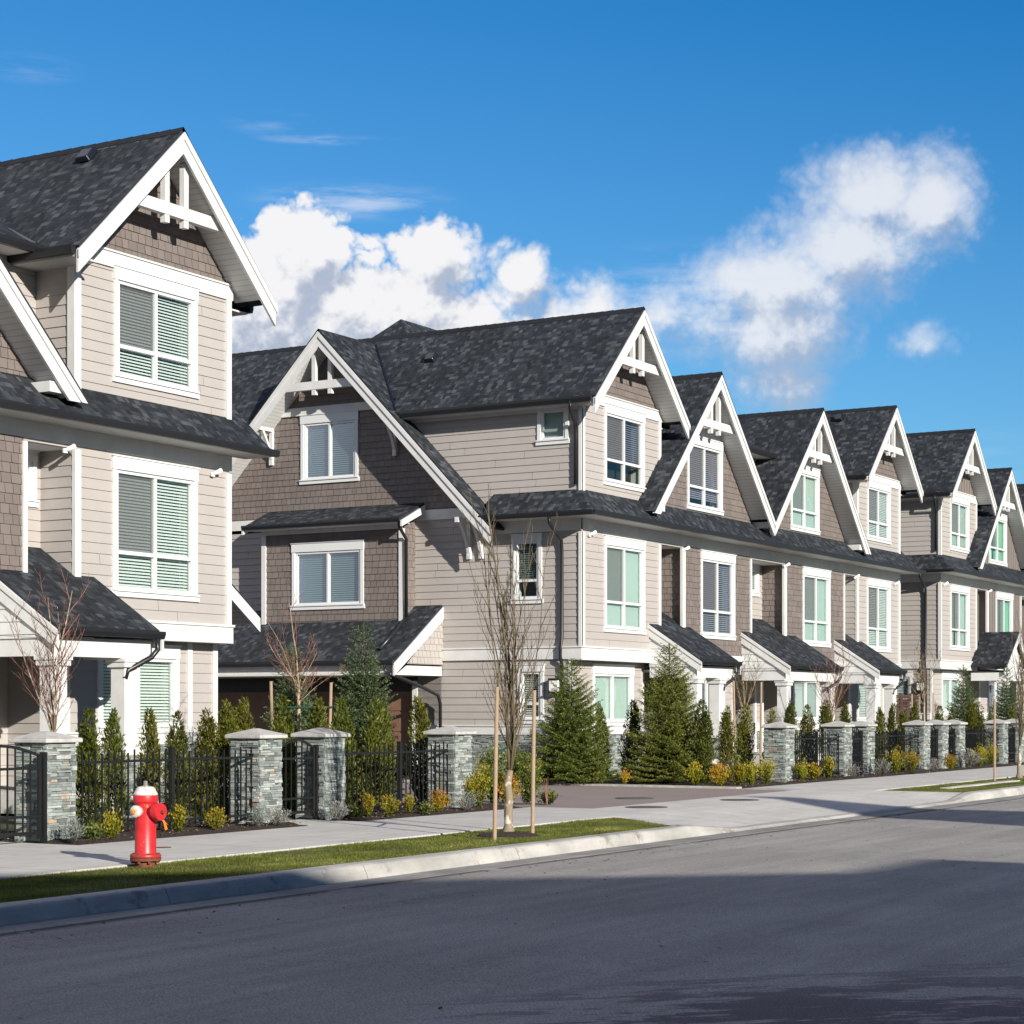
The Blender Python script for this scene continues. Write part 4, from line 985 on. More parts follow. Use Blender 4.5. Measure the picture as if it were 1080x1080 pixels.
# lawns: ground plus grass
def lawn(x0,x1,tip=0,holes=(),dens=5200):
    mb=MB(); y0,y1=11.67,13.40
    nx=int((x1-x0)/.25); ny=8
    xe=lambda y:x1+tip*(y-y0)/(y1-y0)
    for i in range(nx):
        for j in range(ny):
            ya,yb=y0+(y1-y0)*j/ny,y0+(y1-y0)*(j+1)/ny
            P=[]
            for (ti,y) in ((i,ya),(i+1,ya),(i+1,yb),(i,yb)): x=x0+(xe(y)-x0)*ti/nx; P.append((x,y,-.018+.012*noise.noise(Vector((x*1.5,y*1.5,0)))))
            mb.face(P)
    tag(mb.build('lawn','ground',smooth=True),kind='structure')
    A=(x1-x0)*(y1-y0); n=int(A*dens)
    y=y0+rng.random(n)**1.0*(y1-y0)+rng.normal(0,.012,n); tt=rng.random(n); x=x0+(x1+tip*(y-y0)/(y1-y0)-x0)*tt
    keep=np.ones(n,bool)
    for hx,hy,hr in holes: keep&=((x-hx)**2+(y-hy)**2)>hr*hr*(.8+.4*rng.random(n))
    x,y=x[keep],y[keep]; n=len(x)
    hgt=rng.uniform(.008,.026,n)*(1+.35*np.sin(x*2.3+np.sin(y*3)*2)); a=rng.random(n)*6.283; wv=rng.uniform(.002,.0038,n)
    lean=rng.uniform(.1,.9,n)*hgt; la=rng.random(n)*6.283
    V=np.zeros((n,3,3),np.float32)
    V[:,0]=np.stack([x-np.cos(a)*wv,y-np.sin(a)*wv,np.full(n,-.02)],1); V[:,1]=np.stack([x+np.cos(a)*wv,y+np.sin(a)*wv,np.full(n,-.02)],1)
    V[:,2]=np.stack([x+np.cos(la)*lean,y+np.sin(la)*lean,-.018+hgt],1)
    pt=np.array([noise.noise(Vector((float(p)*1.1,float(q)*1.6,5))) for p,q in zip(x[::1],y[::1])]) if n<140000 else 0
    pt2=np.array([noise.noise(Vector((float(p)*4,float(q)*4,9))) for p,q in zip(x,y)]); col=np.clip(.42+.22*rng.normal(size=n)+.55*pt+.35*pt2,0,1)
    npm('grass','grass_blade',V,col,tagargs=('short green lawn grass growing on the verge by the kerb','grass',None,'stuff'))
def npmesh(name,m,V,col):
    n,k=V.shape[0],V.shape[1]; me=bpy.data.meshes.new(name)
    me.vertices.add(n*k); me.vertices.foreach_set('co',V.reshape(-1).astype(np.float32))
    me.loops.add(n*k); me.loops.foreach_set('vertex_index',np.arange(n*k,dtype=np.int32))
    me.polygons.add(n); me.polygons.foreach_set('loop_start',np.arange(0,n*k,k,dtype=np.int32)); me.polygons.foreach_set('loop_total',np.full(n,k,dtype=np.int32))
    a=me.color_attributes.new('Col','FLOAT_COLOR','CORNER'); cc=np.repeat(col.astype(np.float32),k); arr=np.ones((n*k,4),np.float32); arr[:,:3]=cc[:,None]; a.data.foreach_set('color',arr.ravel())
    me.materials.append(MATS[m]); me.update(); me.validate(); return me
def npm(name,m,V,col,tagargs=None):
    o=bpy.data.objects.new(name,npmesh(name,m,V,col)); COL.objects.link(o)
    if tagargs: tag(o,*tagargs)
    return o
TREE=(21.35,12.55)
lawn(9.5,24.3,1.6,((TREE[0],TREE[1],.38),(15.37,13.25,.12)))
lawn(36.9,60,-1.2,((45.6,13.1,.35),),2200)

slab('sidewalk','sidewalk_concrete',38.6,43.5,12.50,12.70,-.1,.006)
mb=MB(); mb.lathe([(.42,-.02),(.36,.01),(.2,.035),(.02,.05)],20,Matrix.Translation((TREE[0],TREE[1],0))); tag(mb.build('tree_pit','mulch',smooth=True),kind='structure')

def cover_disc(x,y,z,r,label):
    mb=MB(); mb.lathe([(r,0),(r,.008),(r-.03,.010),(r-.035,.004),(r-.06,.004),(r-.07,.009),(.01,.009)],28)
    for k in range(-3,4):
        for j in range(-3,4):
            if k*k+j*j<11: mb.box((k*r/4.6-.02,j*r/4.6-.02,.009),(k*r/4.6+.02,j*r/4.6+.02,.013))
    o=mb.build('manhole_cover','manhole'); o.location=(x,y,z); tag(o,label,'manhole cover','round iron covers in the lane'); return o
cover_disc(31.35,15.85,-.002,.34,'round iron cover in the brown lane asphalt, farthest from the street')
cover_disc(28.5,14.2,.0,.34,'round iron cover in the pale concrete just before the brown asphalt')
cover_disc(31.6,13.95,.0,.34,'round iron cover in the pale concrete apron, rightmost of the three')
mb=MB(); mb.lathe([(.09,0),(.09,.006),(.02,.007)],16); o=mb.build('valve_cover','rust'); o.location=(17.4,14.74,.0); tag(o,'small rusty valve cover set in the sidewalk beside the hydrant','valve cover')
# litter on the road
lt=MB()
for _ in range(420):
    x=random.uniform(8,45); y=random.uniform(3.5,11.0)
    if random.random()<.6: y=11.0-abs(random.gauss(0,.35))
    l=random.uniform(.008,.03); a=random.random()*6.3; c,s=math.cos(a)*l,math.sin(a)*l
    lt.face([(x-c,y-s,ROADZ+.003),(x+s*.6,y-c*.6,ROADZ+.008),(x+c,y+s,ROADZ+.012),(x-s*.6,y+c*.6,ROADZ+.006)],random.random()*.8)
tag(lt.build('fallen_leaves','chip'),'tiny dead leaves and grit scattered on the road','leaf litter',None,'stuff')

# =================================================================== PILLARS, FENCES, GATES
def make_pillar_mesh(seed):
    random.seed(seed); mb=MB(); h=.235
    stones(mb,lambda u,z,o:(u,-h-o,z),-h,h,-.02,1.17); stones(mb,lambda u,z,o:(-h-o,u,z),-h,h,-.02,1.17); stones(mb,lambda u,z,o:(h+o,u,z),-h,h,-.02,1.17); stones(mb,lambda u,z,o:(u,h+o,z),-h,h,-.02,1.17)
    for sx in (-1,1):                      # corner stones, lapping both faces
        for sy in (-1,1):
            z=-.02
            while z<1.16:
                hh=min(random.choice((.03,.04,.05,.06)),1.17-z); e=random.uniform(.006,.026); l=random.uniform(.03,.10); k=random.uniform(.03,.10)
                mb.box((sx*(h-l),sy*(h-k),z+.002),(sx*(h+e),sy*(h+random.uniform(.006,.026)),z+hh-.002),random.random()*.9); z+=hh
    return mb.mesh('shaft','ledge_stone')
pil_me=[make_pillar_mesh(s) for s in (11,12,13)]
c=MB(); a=.31; c.box((-a,-a,1.165),(a,a,1.215)); c.prism([(-a,-a,1.2151),(a,-a,1.2151),(a,a,1.2151),(-a,a,1.2151)],[(-.03,-.03,1.30),(.03,-.03,1.30),(.03,.03,1.30),(-.03,.03,1.30)])
cap_me=c.mesh('cap','cap_concrete')
PY=16.78
pillx=[('leftmost stone pillar, left of the red hydrant beside a black gate',49),('stone pillar right of the hydrant, on the left side of the narrow gate',274),
 ('stone pillar on the right side of the narrow black gate',342.5),('stone pillar at the left corner of the lane opening',480),
 ('stone pillar right of the two big spruces, standing alone',828.7),('left pillar of the close pair beside the gate opening, right of the big spruces',890.6),('right pillar of the close pair beside the gate opening, right of the big spruces',915),
 ('first from the left of three close pillars before the lattice fence',974.5),('middle one of three close pillars before the lattice fence',994),('third from the left of three close pillars before the lattice fence',1012),
 ('left pillar of the last pair, near the right edge of the photo',1058),('rightmost stone pillar, cut by the right edge of the photo',1075)]
PX=[]
for i,(lab,px) in enumerate(pillx):
    X=atX(px,16.52)+.26; PX.append(X); r=empty('stone_pillar',(X,PY,0)); tag(r,lab,'pillar','stone gate pillars along the sidewalk')
    link('shaft',pil_me[i%3],r,rz=(i//3)*math.pi/2); cp=link('cap',cap_me,r); bv=cp.modifiers.new('bevel','BEVEL'); bv.width=.012; bv.segments=2
# one more pillar half seen at the far left, behind the gate
r=empty('stone_pillar',(16.35,PY+.0,0)); tag(r,'pale capped pillar just visible at the left edge behind the arched gate','pillar','stone gate pillars along the sidewalk'); r.location=(16.55,18.2,0); link('shaft',pil_me[0],r); cp=link('cap',cap_me,r)
random.seed(21)
def fence(x0,x1,y,label,endclose=True):
    r=empty('iron_fence',(x0,y,0)); tag(r,label,'fence','black iron fence panels between the pillars'); L=x1-x0
    rl=MB(); rl.box((0,-.018,.90),(L,.018,.93)); rl.box((0,-.018,.12),(L,.018,.15)); rl.build('rail','iron',r)
    n=int(L/.115); pk=MB()
    for k in range(n+1):
        u=L*k/n; pk.box((u-.008,-.0085,.06),(u+.008,.0085,1.02 if k%2 else 1.06))
    pk.build('picket','iron',r)['kind']='stuff' if n>100 else 'part'
    for u in ([0,L] if L<3 else [0,L/2,L]):
        p=MB(); p.box((u-.028,-.028,-.03),(u+.028,.028,1.06)); p.box((u-.033,-.033,1.06),(u+.033,.033,1.08)); p.build('post','iron',r)
    return r
def gate(x0,x1,y,label,arch=True):
    r=empty('iron_gate',(x0,y,0)); tag(r,label,'gate','black iron garden gates'); L=x1-x0
    for u in (.03,L-.03):
        p=MB(); p.box((u-.03,-.03,-.02),(u+.03,.03,1.06)); p.build('post','iron',r)
    f=MB(); f.box((.08,-.018,.05),(.12,.018,1.02)); f.box((L-.12,-.018,.05),(L-.08,.018,1.02)); f.box((.12,-.016,.10),(L-.12,.016,.14)); f.box((.12,-.016,.30),(L-.12,.016,.33)); f.box((.12,-.016,.86),(L-.12,.016,.89))
    pts=[(.10+(L-.2)*t/12,0,1.02+.12*math.sin(math.pi*t/12)) for t in range(13)]; f.tube(pts,.018,6); f.build('gate_frame','iron',r)
    k=MB(); n=max(3,int((L-.24)/.115))
    for i in range(1,n):
        u=.12+(L-.24)*i/n; k.box((u-.008,-.008,.12),(u+.008,.008,1.02+.12*math.sin(math.pi*(u-.1)/(L-.2))-.01))
    k.build('picket','iron',r)
FY=16.66
fence(PX[0]+.26,PX[1]-.02,FY,'black picket fence behind the hydrant, between the leftmost pillar and the next')
gate(15.9,PX[0]-.30,16.50,'arched black iron gate at the left edge of the photo')
gate(PX[1]+.26,PX[2]-.24,FY,'narrow black iron gate between two stone pillars right of the hydrant')
fence(PX[2]+.26,PX[3]-.02,FY,'black picket fence left of the lane, between the narrow gate and the corner pillar')
fence(PX[4]+.26,PX[5]-.02,FY,'black picket fence right of the big spruces, between the lone pillar and the pair')
gate(PX[5]+.26,PX[6]-.26,FY,'black iron gate between the close pair of pillars')
fence(PX[6]+.26,PX[7]-.02,FY,'black picket fence between the close pair and the three close pillars')
gate(PX[7]+.26,PX[8]-.26,FY,'black iron gate in the left gap of the three close pillars'); gate(PX[8]+.26,PX[9]-.26,FY,'black iron gate in the right gap of the three close pillars')
fence(PX[9]+.26,PX[10]-.02,FY,'black picket fence before the last pair of pillars, right edge of the photo')
gate(PX[10]+.26,PX[11]-.26,FY,'black iron gate between the last pair of pillars at the right edge')
# lattice fence
r=empty('lattice_fence',(61.6,22.3,0)); tag(r,'dark brown wooden fence with lattice top between the two right-hand townhouse rows','fence')
lb=MB(); lb.box((0,0,0),(4.2,.03,1.50)); lb.build('board_panel','lattice_brown',r)
la=MB()
for k in range(30): u=.07+k*.14; la.box((u-.022,0,1.54),(u+.022,.012,2.0))
for k in range(4): z=1.59+k*.125; la.box((0,.013,z-.02),(4.2,.025,z+.02))
la.build('lattice','lattice_brown',r)
f=MB(); f.box((0,-.02,1.50),(4.2,.05,1.54)); f.box((0,-.02,2.0),(4.2,.05,2.06)); f.build('rail','lattice_brown',r)
for u in (0,2.1,4.2): f=MB(); f.box((u-.05,-.035,0),(u+.05,.065,2.12)); f.build('post','lattice_brown',r)

# =================================================================== HYDRANT
hx,hy=15.37,13.25
r=empty('fire_hydrant',(hx,hy,0)); tag(r,'red fire hydrant with white bonnet and an orange tag, standing on the grass verge','fire hydrant')
b=MB(); b.lathe([(.11,-.02),(.11,.04),(.155,.045),(.155,.075)],24); 
for k in range(8):
    a=k*math.pi/4+.2; b.lathe([(.017,.02),(.017,.115),(.010,.118)],6,Matrix.Translation((.132*math.cos(a),.132*math.sin(a),0)))
b.build('base_flange','rust',r)
b=MB(); b.lathe([(.155,.078),(.155,.105),(.115,.11),(.107,.13),(.106,.40),(.104,.60),(.108,.625),(.124,.63),(.124,.695),(.118,.70)],32); b.build('barrel','hydrant_red',r,smooth=True,bevel=.003)
b=MB(); b.lathe([(.120,.701),(.122,.712),(.117,.72),(.085,.775),(.074,.783),(.05,.787),(.03,.788)],24)
for k in range(8):
    a=k*math.pi/4; M=Matrix.Rotation(a,4,'Z'); b.hexa([M@Vector(p) for p in ((.09,-.008,.705),(.122,-.008,.705),(.122,.008,.705),(.09,.008,.705),(.07,-.006,.782),(.092,-.006,.766),(.092,.006,.766),(.07,.006,.782))])
bn=b.build('bonnet','hydrant_white',r); b=MB(); b.lathe([(.03,.785),(.028,.80),(.02,.802),(.020,.835),(.014,.842)],5); b.build('operating_nut','steel_dull',bn)
MY=Matrix.Translation((0,0,.535))@Matrix.Rotation(R(90),4,'X')
b=MB(); b.lathe([(.075,.05),(.075,.12),(.086,.125),(.086,.14)],24,MY); b.build('pumper_nozzle','hydrant_red',r,smooth=True)
b=MB(); b.lathe([(.088,.141),(.090,.15),(.090,.195),(.084,.205),(.02,.207)],24,MY); cp=b.build('pumper_cap','hydrant_red',r); b=MB(); b.lathe([(.022,.207),(.020,.235),(.012,.24)],5,MY); b.build('cap_nut','rust',cp)
for sgn in (-1,1):
    M=Matrix.Translation((0,0,.54))@Matrix.Rotation(R(90)*sgn,4,'Y')
    b=MB(); b.lathe([(.05,.07),(.05,.115),(.060,.118),(.062,.165),(.052,.172),(.03,.175)],18,M); n_=b.build('hose_nozzle','hydrant_white',r,smooth=True); b=MB(); b.lathe([(.028,.174),(.026,.20),(.016,.206)],5,M); b.build('nozzle_nut','hydrant_orange',n_)
b=MB(); b.hexa([(.07,-.17,.43),(.12,-.19,.40),(.12,-.188,.40),(.07,-.168,.43),(.045,-.165,.455),(.06,-.17,.46),(.06,-.168,.46),(.045,-.163,.455)])
b.face([(.06,-.172,.455),(.085,-.176,.445),(.125,-.18,.36),(.095,-.175,.345)]); b.build('orange_tag','tag_orange',r)
b=MB(); b.face([(.15,-.05,.60),(.20,-.08,.59),(.205,-.08,.53),(.16,-.05,.50)]); b.build('yellow_tag','tag_yellow',r)

# =================================================================== PLANTS
def leaf_quads(P,D,Wd,L,nrm=None):
    """rhombic leaves at P along D, half width Wd, length L"""
    n=len(P); D=D/np.linalg.norm(D,axis=1,keepdims=True); rv=rng.normal(size=(n,3)); S=np.cross(D,rv); S/=np.linalg.norm(S,axis=1,keepdims=True)
    V=np.zeros((n,4,3),np.float32); V[:,0]=P; V[:,1]=P+D*(L*.5)[:,None]+S*Wd[:,None]; V[:,2]=P+D*L[:,None]; V[:,3]=P+D*(L*.5)[:,None]-S*Wd[:,None]; return V
def arbor_mesh(H=1.65,Rm=.22,n=5200,tips=3,seed=1):
    g_=np.random.default_rng(seed); tp=[(0,0,H)]+[(g_.uniform(-.10,.10),g_.uniform(-.09,.09),H*g_.uniform(.66,1.0)) for _ in range(tips)]
    V=[];C=[]
    for (tx,ty,h) in tp:
        m=n//len(tp); z=g_.random(m)**.85*h; t=z/h
        rad=Rm*(.72 if tx else .95)*np.clip(np.minimum(1.0,.55+t*2.2),0,1)*(1-t**2.6)**.8+.012
        a=g_.random(m)*6.283; lump=1+.26*np.sin(a*3+z*9+seed)+.22*np.sin(z*23+a*2+seed)+.16*np.sin(z*47+a*5)
        rr=rad*lump*np.sqrt(g_.uniform(.35,1.08,m)); sx=tx*np.minimum(1,t*1.4); sy=ty*np.minimum(1,t*1.4)
        P=np.stack([sx+rr*np.cos(a),sy+rr*np.sin(a),z],1)
        D=np.stack([np.cos(a)*.55,np.sin(a)*.55,np.full(m,1.0)],1)+g_.normal(0,.38,(m,3))
        V.append(leaf_quads(P,D,g_.uniform(.006,.014,m),g_.uniform(.035,.085,m)))
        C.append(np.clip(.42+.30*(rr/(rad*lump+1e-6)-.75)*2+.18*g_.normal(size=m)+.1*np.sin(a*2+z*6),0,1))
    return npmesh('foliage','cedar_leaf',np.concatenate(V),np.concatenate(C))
rng=np.random.default_rng(3)
arb=[arbor_mesh(1.62,.20,4600,4,1),arbor_mesh(1.55,.17,3600,3,2),arbor_mesh(1.70,.21,5200,5,3),arbor_mesh(1.5,.18,3600,5,5)]
tm=MB(); tm.tube([(0,0,-.03),(.01,0,.6),(0,.01,1.3)],[.022,.016,.006],6); trunk_me=tm.mesh('trunk','bark_dark')
ARBG='narrow green arborvitae planted in rows behind the fences'
def arborvitae(X,Y,h,label,k,wd=1.):
    r=empty('arborvitae',(X,Y,0),random.random()*6.28); r.rotation_euler=(random.gauss(0,.03),random.gauss(0,.03),random.random()*6.28); wd*=random.uniform(.85,1.06); tag(r,label,'evergreen shrub',ARBG); s=h/(1.62,1.55,1.70,1.5)[k%4]; r.scale=(s*wd,s*wd,s); link('foliage',arb[k%4],r); link('trunk',trunk_me,r)
ORD=['first','second','third','fourth','fifth','sixth','seventh','eighth','ninth','tenth','eleventh','twelfth','thirteenth']
def arow(pxs,Y,fmt):
    for i,(px,h) in enumerate(pxs): arborvitae(atX(px,Y),Y+random.uniform(-.05,.05),h,fmt%ORD[i],i+int(px))
arow([(92,1.56),(124,1.54),(155,1.55),(189,1.52),(214,1.55),(237,1.68),(259,1.70)],17.55,'%s narrow arborvitae from the left in the row behind the hydrant fence')
arow([(300,1.75),(336,1.7),(362,1.72),(384,1.72),(405,1.66),(444,1.75)],17.5,'%s arborvitae from the left between the narrow gate and the corner pillar')
arow([(766,1.62),(786,1.66)],17.6,'%s arborvitae from the left just right of the big spruce')
arow([(815,1.55),(836,1.72),(854,1.66),(875,1.78),(893,1.72)],17.6,'%s arborvitae from the left behind the lone pillar and its fence')
arow([(929,1.6),(944,1.7),(956,1.55),(966,1.75),(988,1.66),(1003,1.6)],17.6,'%s arborvitae from the left behind the group of three pillars')
arow([(1022,1.85),(1034,1.75),(1046,1.6),(1068,1.7)],17.7,'%s arborvitae from the left before the last pair of pillars')
arborvitae(atX(637,19.9),19.9,1.68,'dark slim arborvitae between the two big spruces, the left one',1,.85); arborvitae(atX(661,19.5),19.5,1.75,'dark slim arborvitae between the two big spruces, the taller right one',1,.95); arborvitae(atX(741,17.5),17.5,1.75,'arborvitae half hidden at the right side of the tall spruce',0)

def spruce_mesh(H,Rm,seed,m='spruce_needle',lev=.085,exp=.85,sparse_top=.25):
    g_=np.random.default_rng(seed); P=[];D=[];C=[];br=MB(); z=.10
    while z<H-.12:
        t=z/H; L0=Rm*(1-t)**exp; nb=int(6+9*(1-t)); 
        if t>1-sparse_top: nb=5
        a0=g_.random()*6.28
        for k in range(nb):
            a=a0+k*6.283/nb+g_.uniform(-.25,.25); L=L0*g_.uniform(.65,1.12)+.06; zz=z+g_.uniform(-.03,.03)
            up=.10+.55*t; nseg=max(3,int(L/.05)); pts=[]
            for q in range(nseg+1):
                s=q/nseg; pts.append((math.cos(a)*L*s,math.sin(a)*L*s,zz+L*(up*s-.25*(1-t)*s+.22*s*s)))
            if k%2==0: br.tube([pts[0],pts[len(pts)//2],pts[-1]],[.010*(1-t)+.004,.006,.002],4)
            pts=np.array(pts)
            for q in range(1,nseg+1):
                s=q/nseg
                # side shoots
                for sd in ((-1,1) if s<.97 else (0,)):
                    sl_=(L*.42*(1-s)**.7+.05)*g_.uniform(.7,1.1) if sd else .06
                    ang=a+sd*g_.uniform(.6,1.0); m_=max(8,int(sl_/.0075))
                    tt=g_.random(m_); base=pts[q]+np.stack([np.cos(ang)*sl_*tt,np.sin(ang)*sl_*tt,sl_*(.12*tt-.12*tt*tt+.25*t*tt)],1)
                    d=np.stack([np.full(m_,math.cos(ang)),np.full(m_,math.sin(ang)),np.full(m_,.15)],1)*.9+g_.normal(0,.62,(m_,3)); d[:,2]+=.15
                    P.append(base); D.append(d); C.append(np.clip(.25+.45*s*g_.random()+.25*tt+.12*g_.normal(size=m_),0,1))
        z+=lev*(1+.5*t)
    # leader
    m_=160; zz=g_.uniform(H-.35,H,m_); P.append(np.stack([g_.normal(0,.004,m_),g_.normal(0,.004,m_),zz],1)); D.append(g_.normal(0,.6,(m_,3))+np.array([0,0,.8])); C.append(np.full(m_,.6))
    P=np.concatenate(P);D=np.concatenate(D);C=np.concatenate(C); n=len(P)
    sc=g_.uniform(.8,1.2,n)
    V=leaf_quads(P,D,.0068*sc,.036*sc)
    br.tube([(0,0,-.05),(0,0,H*.5),(0,0,H-.02)],[.045,.025,.004],8)
    print('spruce tris',n)
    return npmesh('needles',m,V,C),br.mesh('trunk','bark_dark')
def spruce(X,Y,meshes,label,sc=1.,grp='bushy conifers beside the houses'):
    r=empty('spruce_tree',(X,Y,0),random.random()*6.28); tag(r,label,'conifer',grp); r.scale=(sc,sc,sc); link('needles',meshes[0],r); link('trunk',meshes[1],r)
spA=spruce_mesh(2.62,.98,4); spB=spruce_mesh(2.95,1.02,9)
spC=spruce_mesh(3.0,.72,14,'blue_spruce_needle')
spruce(atX(603,19.9),19.9,spA,'broad green spruce at the right kerb of the lane, left of the tallest one')
spruce(atX(706,18.3),18.3,spB,'tallest broad green spruce with a thin bare leader, right of the lane')
spruce(atX(383,18.5),18.5,spC,'tall bluish spruce in front of the brown garage doors, the right one')
spruce(atX(308,18.5),18.5,spC,'shorter bluish spruce in front of the garage doors, behind the staked bare tree',.86)
spruce(atX(1016,18.6),18.6,spC,'bluish spruce behind the third of the three close pillars',.97); spruce(atX(1062,19.0),19.0,spC,'bluish spruce behind the last pair of pillars at the right edge',1.0)

def bare_tree(H,trunk_h,nl,spread,seed,tm_,bm_,r0=.035,up=.86,twigs=7,pale=False,lr=.42,flare=1.45,dv=.62,tl=.42):
    rd=random.Random(seed); tk=MB(); b=MB()
    jit=lambda s:rd.uniform(-s,s)
    tp=[Vector((jit(.005)*k,jit(.005)*k,-.05+(trunk_h+.05)*k/5)) for k in range(6)]; tk.tube(tp,[r0*(flare if k==0 else 1-.05*k) for k in range(6)],9)
    def grow(p,d,L,r,lvl):
        n=5 if lvl<2 else 3; pts=[p]; q=p.copy(); dd=d.copy()
        for k in range(n):
            dd=(dd+Vector((jit(.13),jit(.13),jit(.06)+(.10 if lvl==0 else .07)*up))).normalized(); q=q+dd*L/n; pts.append(q.copy())
        (tk if pale and lvl==0 else b).tube(pts,[max(.0022,r*(1-.75*k/n)) for k in range(n+1)],5 if lvl<2 else 3,rd.random())
        if lvl>=2: 
            return
        m=twigs if lvl==0 else 5
        for k in range(m):
            t=(k+1.2)/(m+1); i=min(n-1,int(t*n)); s=pts[i].lerp(pts[i+1],t*n-i) if i<n else pts[-1]
            a=rd.random()*6.283; side=Vector((math.cos(a),math.sin(a),.25)); ax=(pts[i+1]-pts[i]).normalized()
            nd=(ax*.8+side*(dv if lvl==0 else dv*1.1)).normalized(); grow(s,nd,L*tl*(1.15-t*.6)*rd.uniform(.6,1.25),r*.45,lvl+1)
    for k in range(nl):
        a=k*2.399+jit(.3); z=trunk_h*(.80+.2*rd.random()); base=tp[-1]+Vector((0,0,z-trunk_h))
        e=spread*(.45+.65*rd.random()); d=Vector((math.cos(a)*e,math.sin(a)*e,1)).normalized(); grow(base,d,(H-trunk_h)*rd.uniform(.55,1.0),r0*lr*rd.uniform(.6,1),0)
    grow(tp[-1]-Vector((0,0,.05)),Vector((jit(.05),jit(.05),1)),H-trunk_h,r0*lr*1.4,0)
    return tk.mesh('trunk',tm_,True),b.mesh('branches',bm_,True)
def btree(X,Y,me,label,rz=0,sc=1,grp='bare young trees'):
    r=empty('bare_tree',(X,Y,0),rz); tag(r,label,'tree',grp); r.scale=(sc,sc,sc); link('trunk',me[0],r); link('branches',me[1],r)
tA=bare_tree(4.05,.80,10,.13,17,'bark_pale','twig_olive',.060,1.5,9,False,.27,1.9,.42,.30)
tB=bare_tree(3.2,1.30,7,.40,6,'bark_pale','twig_red',.040,.6,10,True,.36,1.45,.6,.38)
tC=bare_tree(3.25,1.95,10,1.15,8,'bark_tan','twig_red',.034,-.25,6,True,.28)
tD=bare_tree(3.15,1.7,10,.55,12,'bark_tan','twig_olive',.032,.7,7,True,.28)
btree(TREE[0],TREE[1],tA,'tall bare columnar street tree with flaking pale bark between two stakes on the verge')
btree(atX(58,18.3),18.3,tB,'bare tree with red twigs in front of the left townhouse porch, above the leftmost pillar',1.0)
btree(atX(315,18.1),18.1,tC,'bare fan-shaped tree tied to two stakes before the garage roof',.5)
btree(atX(786,18.4),18.4,tD,'bare multi-stem tree between two stakes, right of the tallest spruce',.2,.95)
btree(atX(876,18.8),18.8,tB,'bare reddish tree before the porches, above the close pair of pillars',2.2,.98)
btree(atX(975,18.4),18.4,tD,'bare vase-shaped tree before the lattice fence, above the three close pillars',1.3,1.12)
btree(atX(1075,13.1),13.1,tA,'tall thin bare tree on the far verge, touching the right edge of the photo',.8,.9)
def stake(X,Y,H,lean,label):
    mb=MB(); mb.tube([(0,0,-.1),(lean*.5,0,H*.5),(lean,0,H)],[.025,.025,.024],10); o=mb.build('tree_stake','stake_wood',smooth=False); o.location=(X,Y,0); tag(o,label,'stake','round wooden tree stakes')
def tie(a,b,label):
    mb=MB(); m=[(a[i]+b[i])/2 for i in range(3)]; m[2]-=.01; mb.tube([a,m,b],.014,6); tag(mb.build('tree_tie','tie_green'),label,'tree tie','dark green straps tying trees to stakes')
sx1,sx2=atX(521.5,12.3),atX(561.5,12.5)
stake(sx1,12.3,1.83,.06,'left wooden stake beside the bare street tree on the verge'); stake(sx2,12.5,1.80,.05,'right wooden stake beside the bare street tree on the verge')
tie((sx1+.03,12.3,1.05),(TREE[0]-.05,TREE[1],1.08),'dark strap from the left stake to the bare street tree')
a1,a2=atX(290,18.1),atX(346,18.1)
stake(a1,18.1,1.98,-.10,'left stake of the bare tree before the garage roof'); stake(a2,18.1,1.98,.08,'right stake of the bare tree before the garage roof'); tie((a1-.05,18.06,1.60),(a2+.06,18.06,1.60),'dark green strap across the two stakes before the garage roof')
stake(atX(776,18.3),18.3,2.2,-.12,'left slim stake of the bare tree right of the tallest spruce'); stake(atX(802,18.3),18.3,2.2,.05,'right slim stake of the bare tree right of the tallest spruce')
stake(atX(962,18.4),18.4,2.0,-.03,'left stake before the lattice fence'); stake(atX(984,18.4),18.4,2.05,.03,'right stake before the lattice fence')
stake(atX(1049,13.0),13.0,1.8,.0,'left stake on the far verge near the right edge of the photo')

def bush_mesh(m,n,rad,h,lw,ll,seed,spiky=.5):
    g_=np.random.default_rng(seed); st=14; P=[];D=[];C=[]
    for s in range(st):
        a=g_.random()*6.283; e=g_.uniform(.1,1.); tip=np.array([math.cos(a)*rad*e,math.sin(a)*rad*e,h*(1-.35*e*e)*g_.uniform(.75,1.1)])
        k=n//st; t=g_.random(k)**.7; base=np.array([tip[0]*.15,tip[1]*.15,0]); Q=base+(tip-base)*t[:,None]+g_.normal(0,rad*.14,(k,3))*(.3+t[:,None])
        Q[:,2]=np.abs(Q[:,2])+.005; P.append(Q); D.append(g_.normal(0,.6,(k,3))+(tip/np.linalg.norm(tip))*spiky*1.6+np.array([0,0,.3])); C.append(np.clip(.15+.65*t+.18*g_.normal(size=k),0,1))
    P=np.concatenate(P);D=np.concatenate(D);C=np.concatenate(C); k=len(P)
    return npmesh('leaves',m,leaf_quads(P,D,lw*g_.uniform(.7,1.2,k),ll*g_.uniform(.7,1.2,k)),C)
gold=[bush_mesh('gold_leaf',900,.17,.30,.010,.034,s) for s in (1,2)]; orng=bush_mesh('orange_leaf',900,.16,.32,.010,.034,3)
green=[bush_mesh('green_leaf',2200,.30,.62,.011,.045,s) for s in (4,5)]; goldbig=bush_mesh('gold_leaf',1600,.26,.62,.011,.042,6)
grey=bush_mesh('grey_leaf',900,.17,.22,.004,.040,7,.9); low=bush_mesh('green_leaf',500,.16,.14,.012,.040,8,.2)
SH='small shrubs in the planting beds'
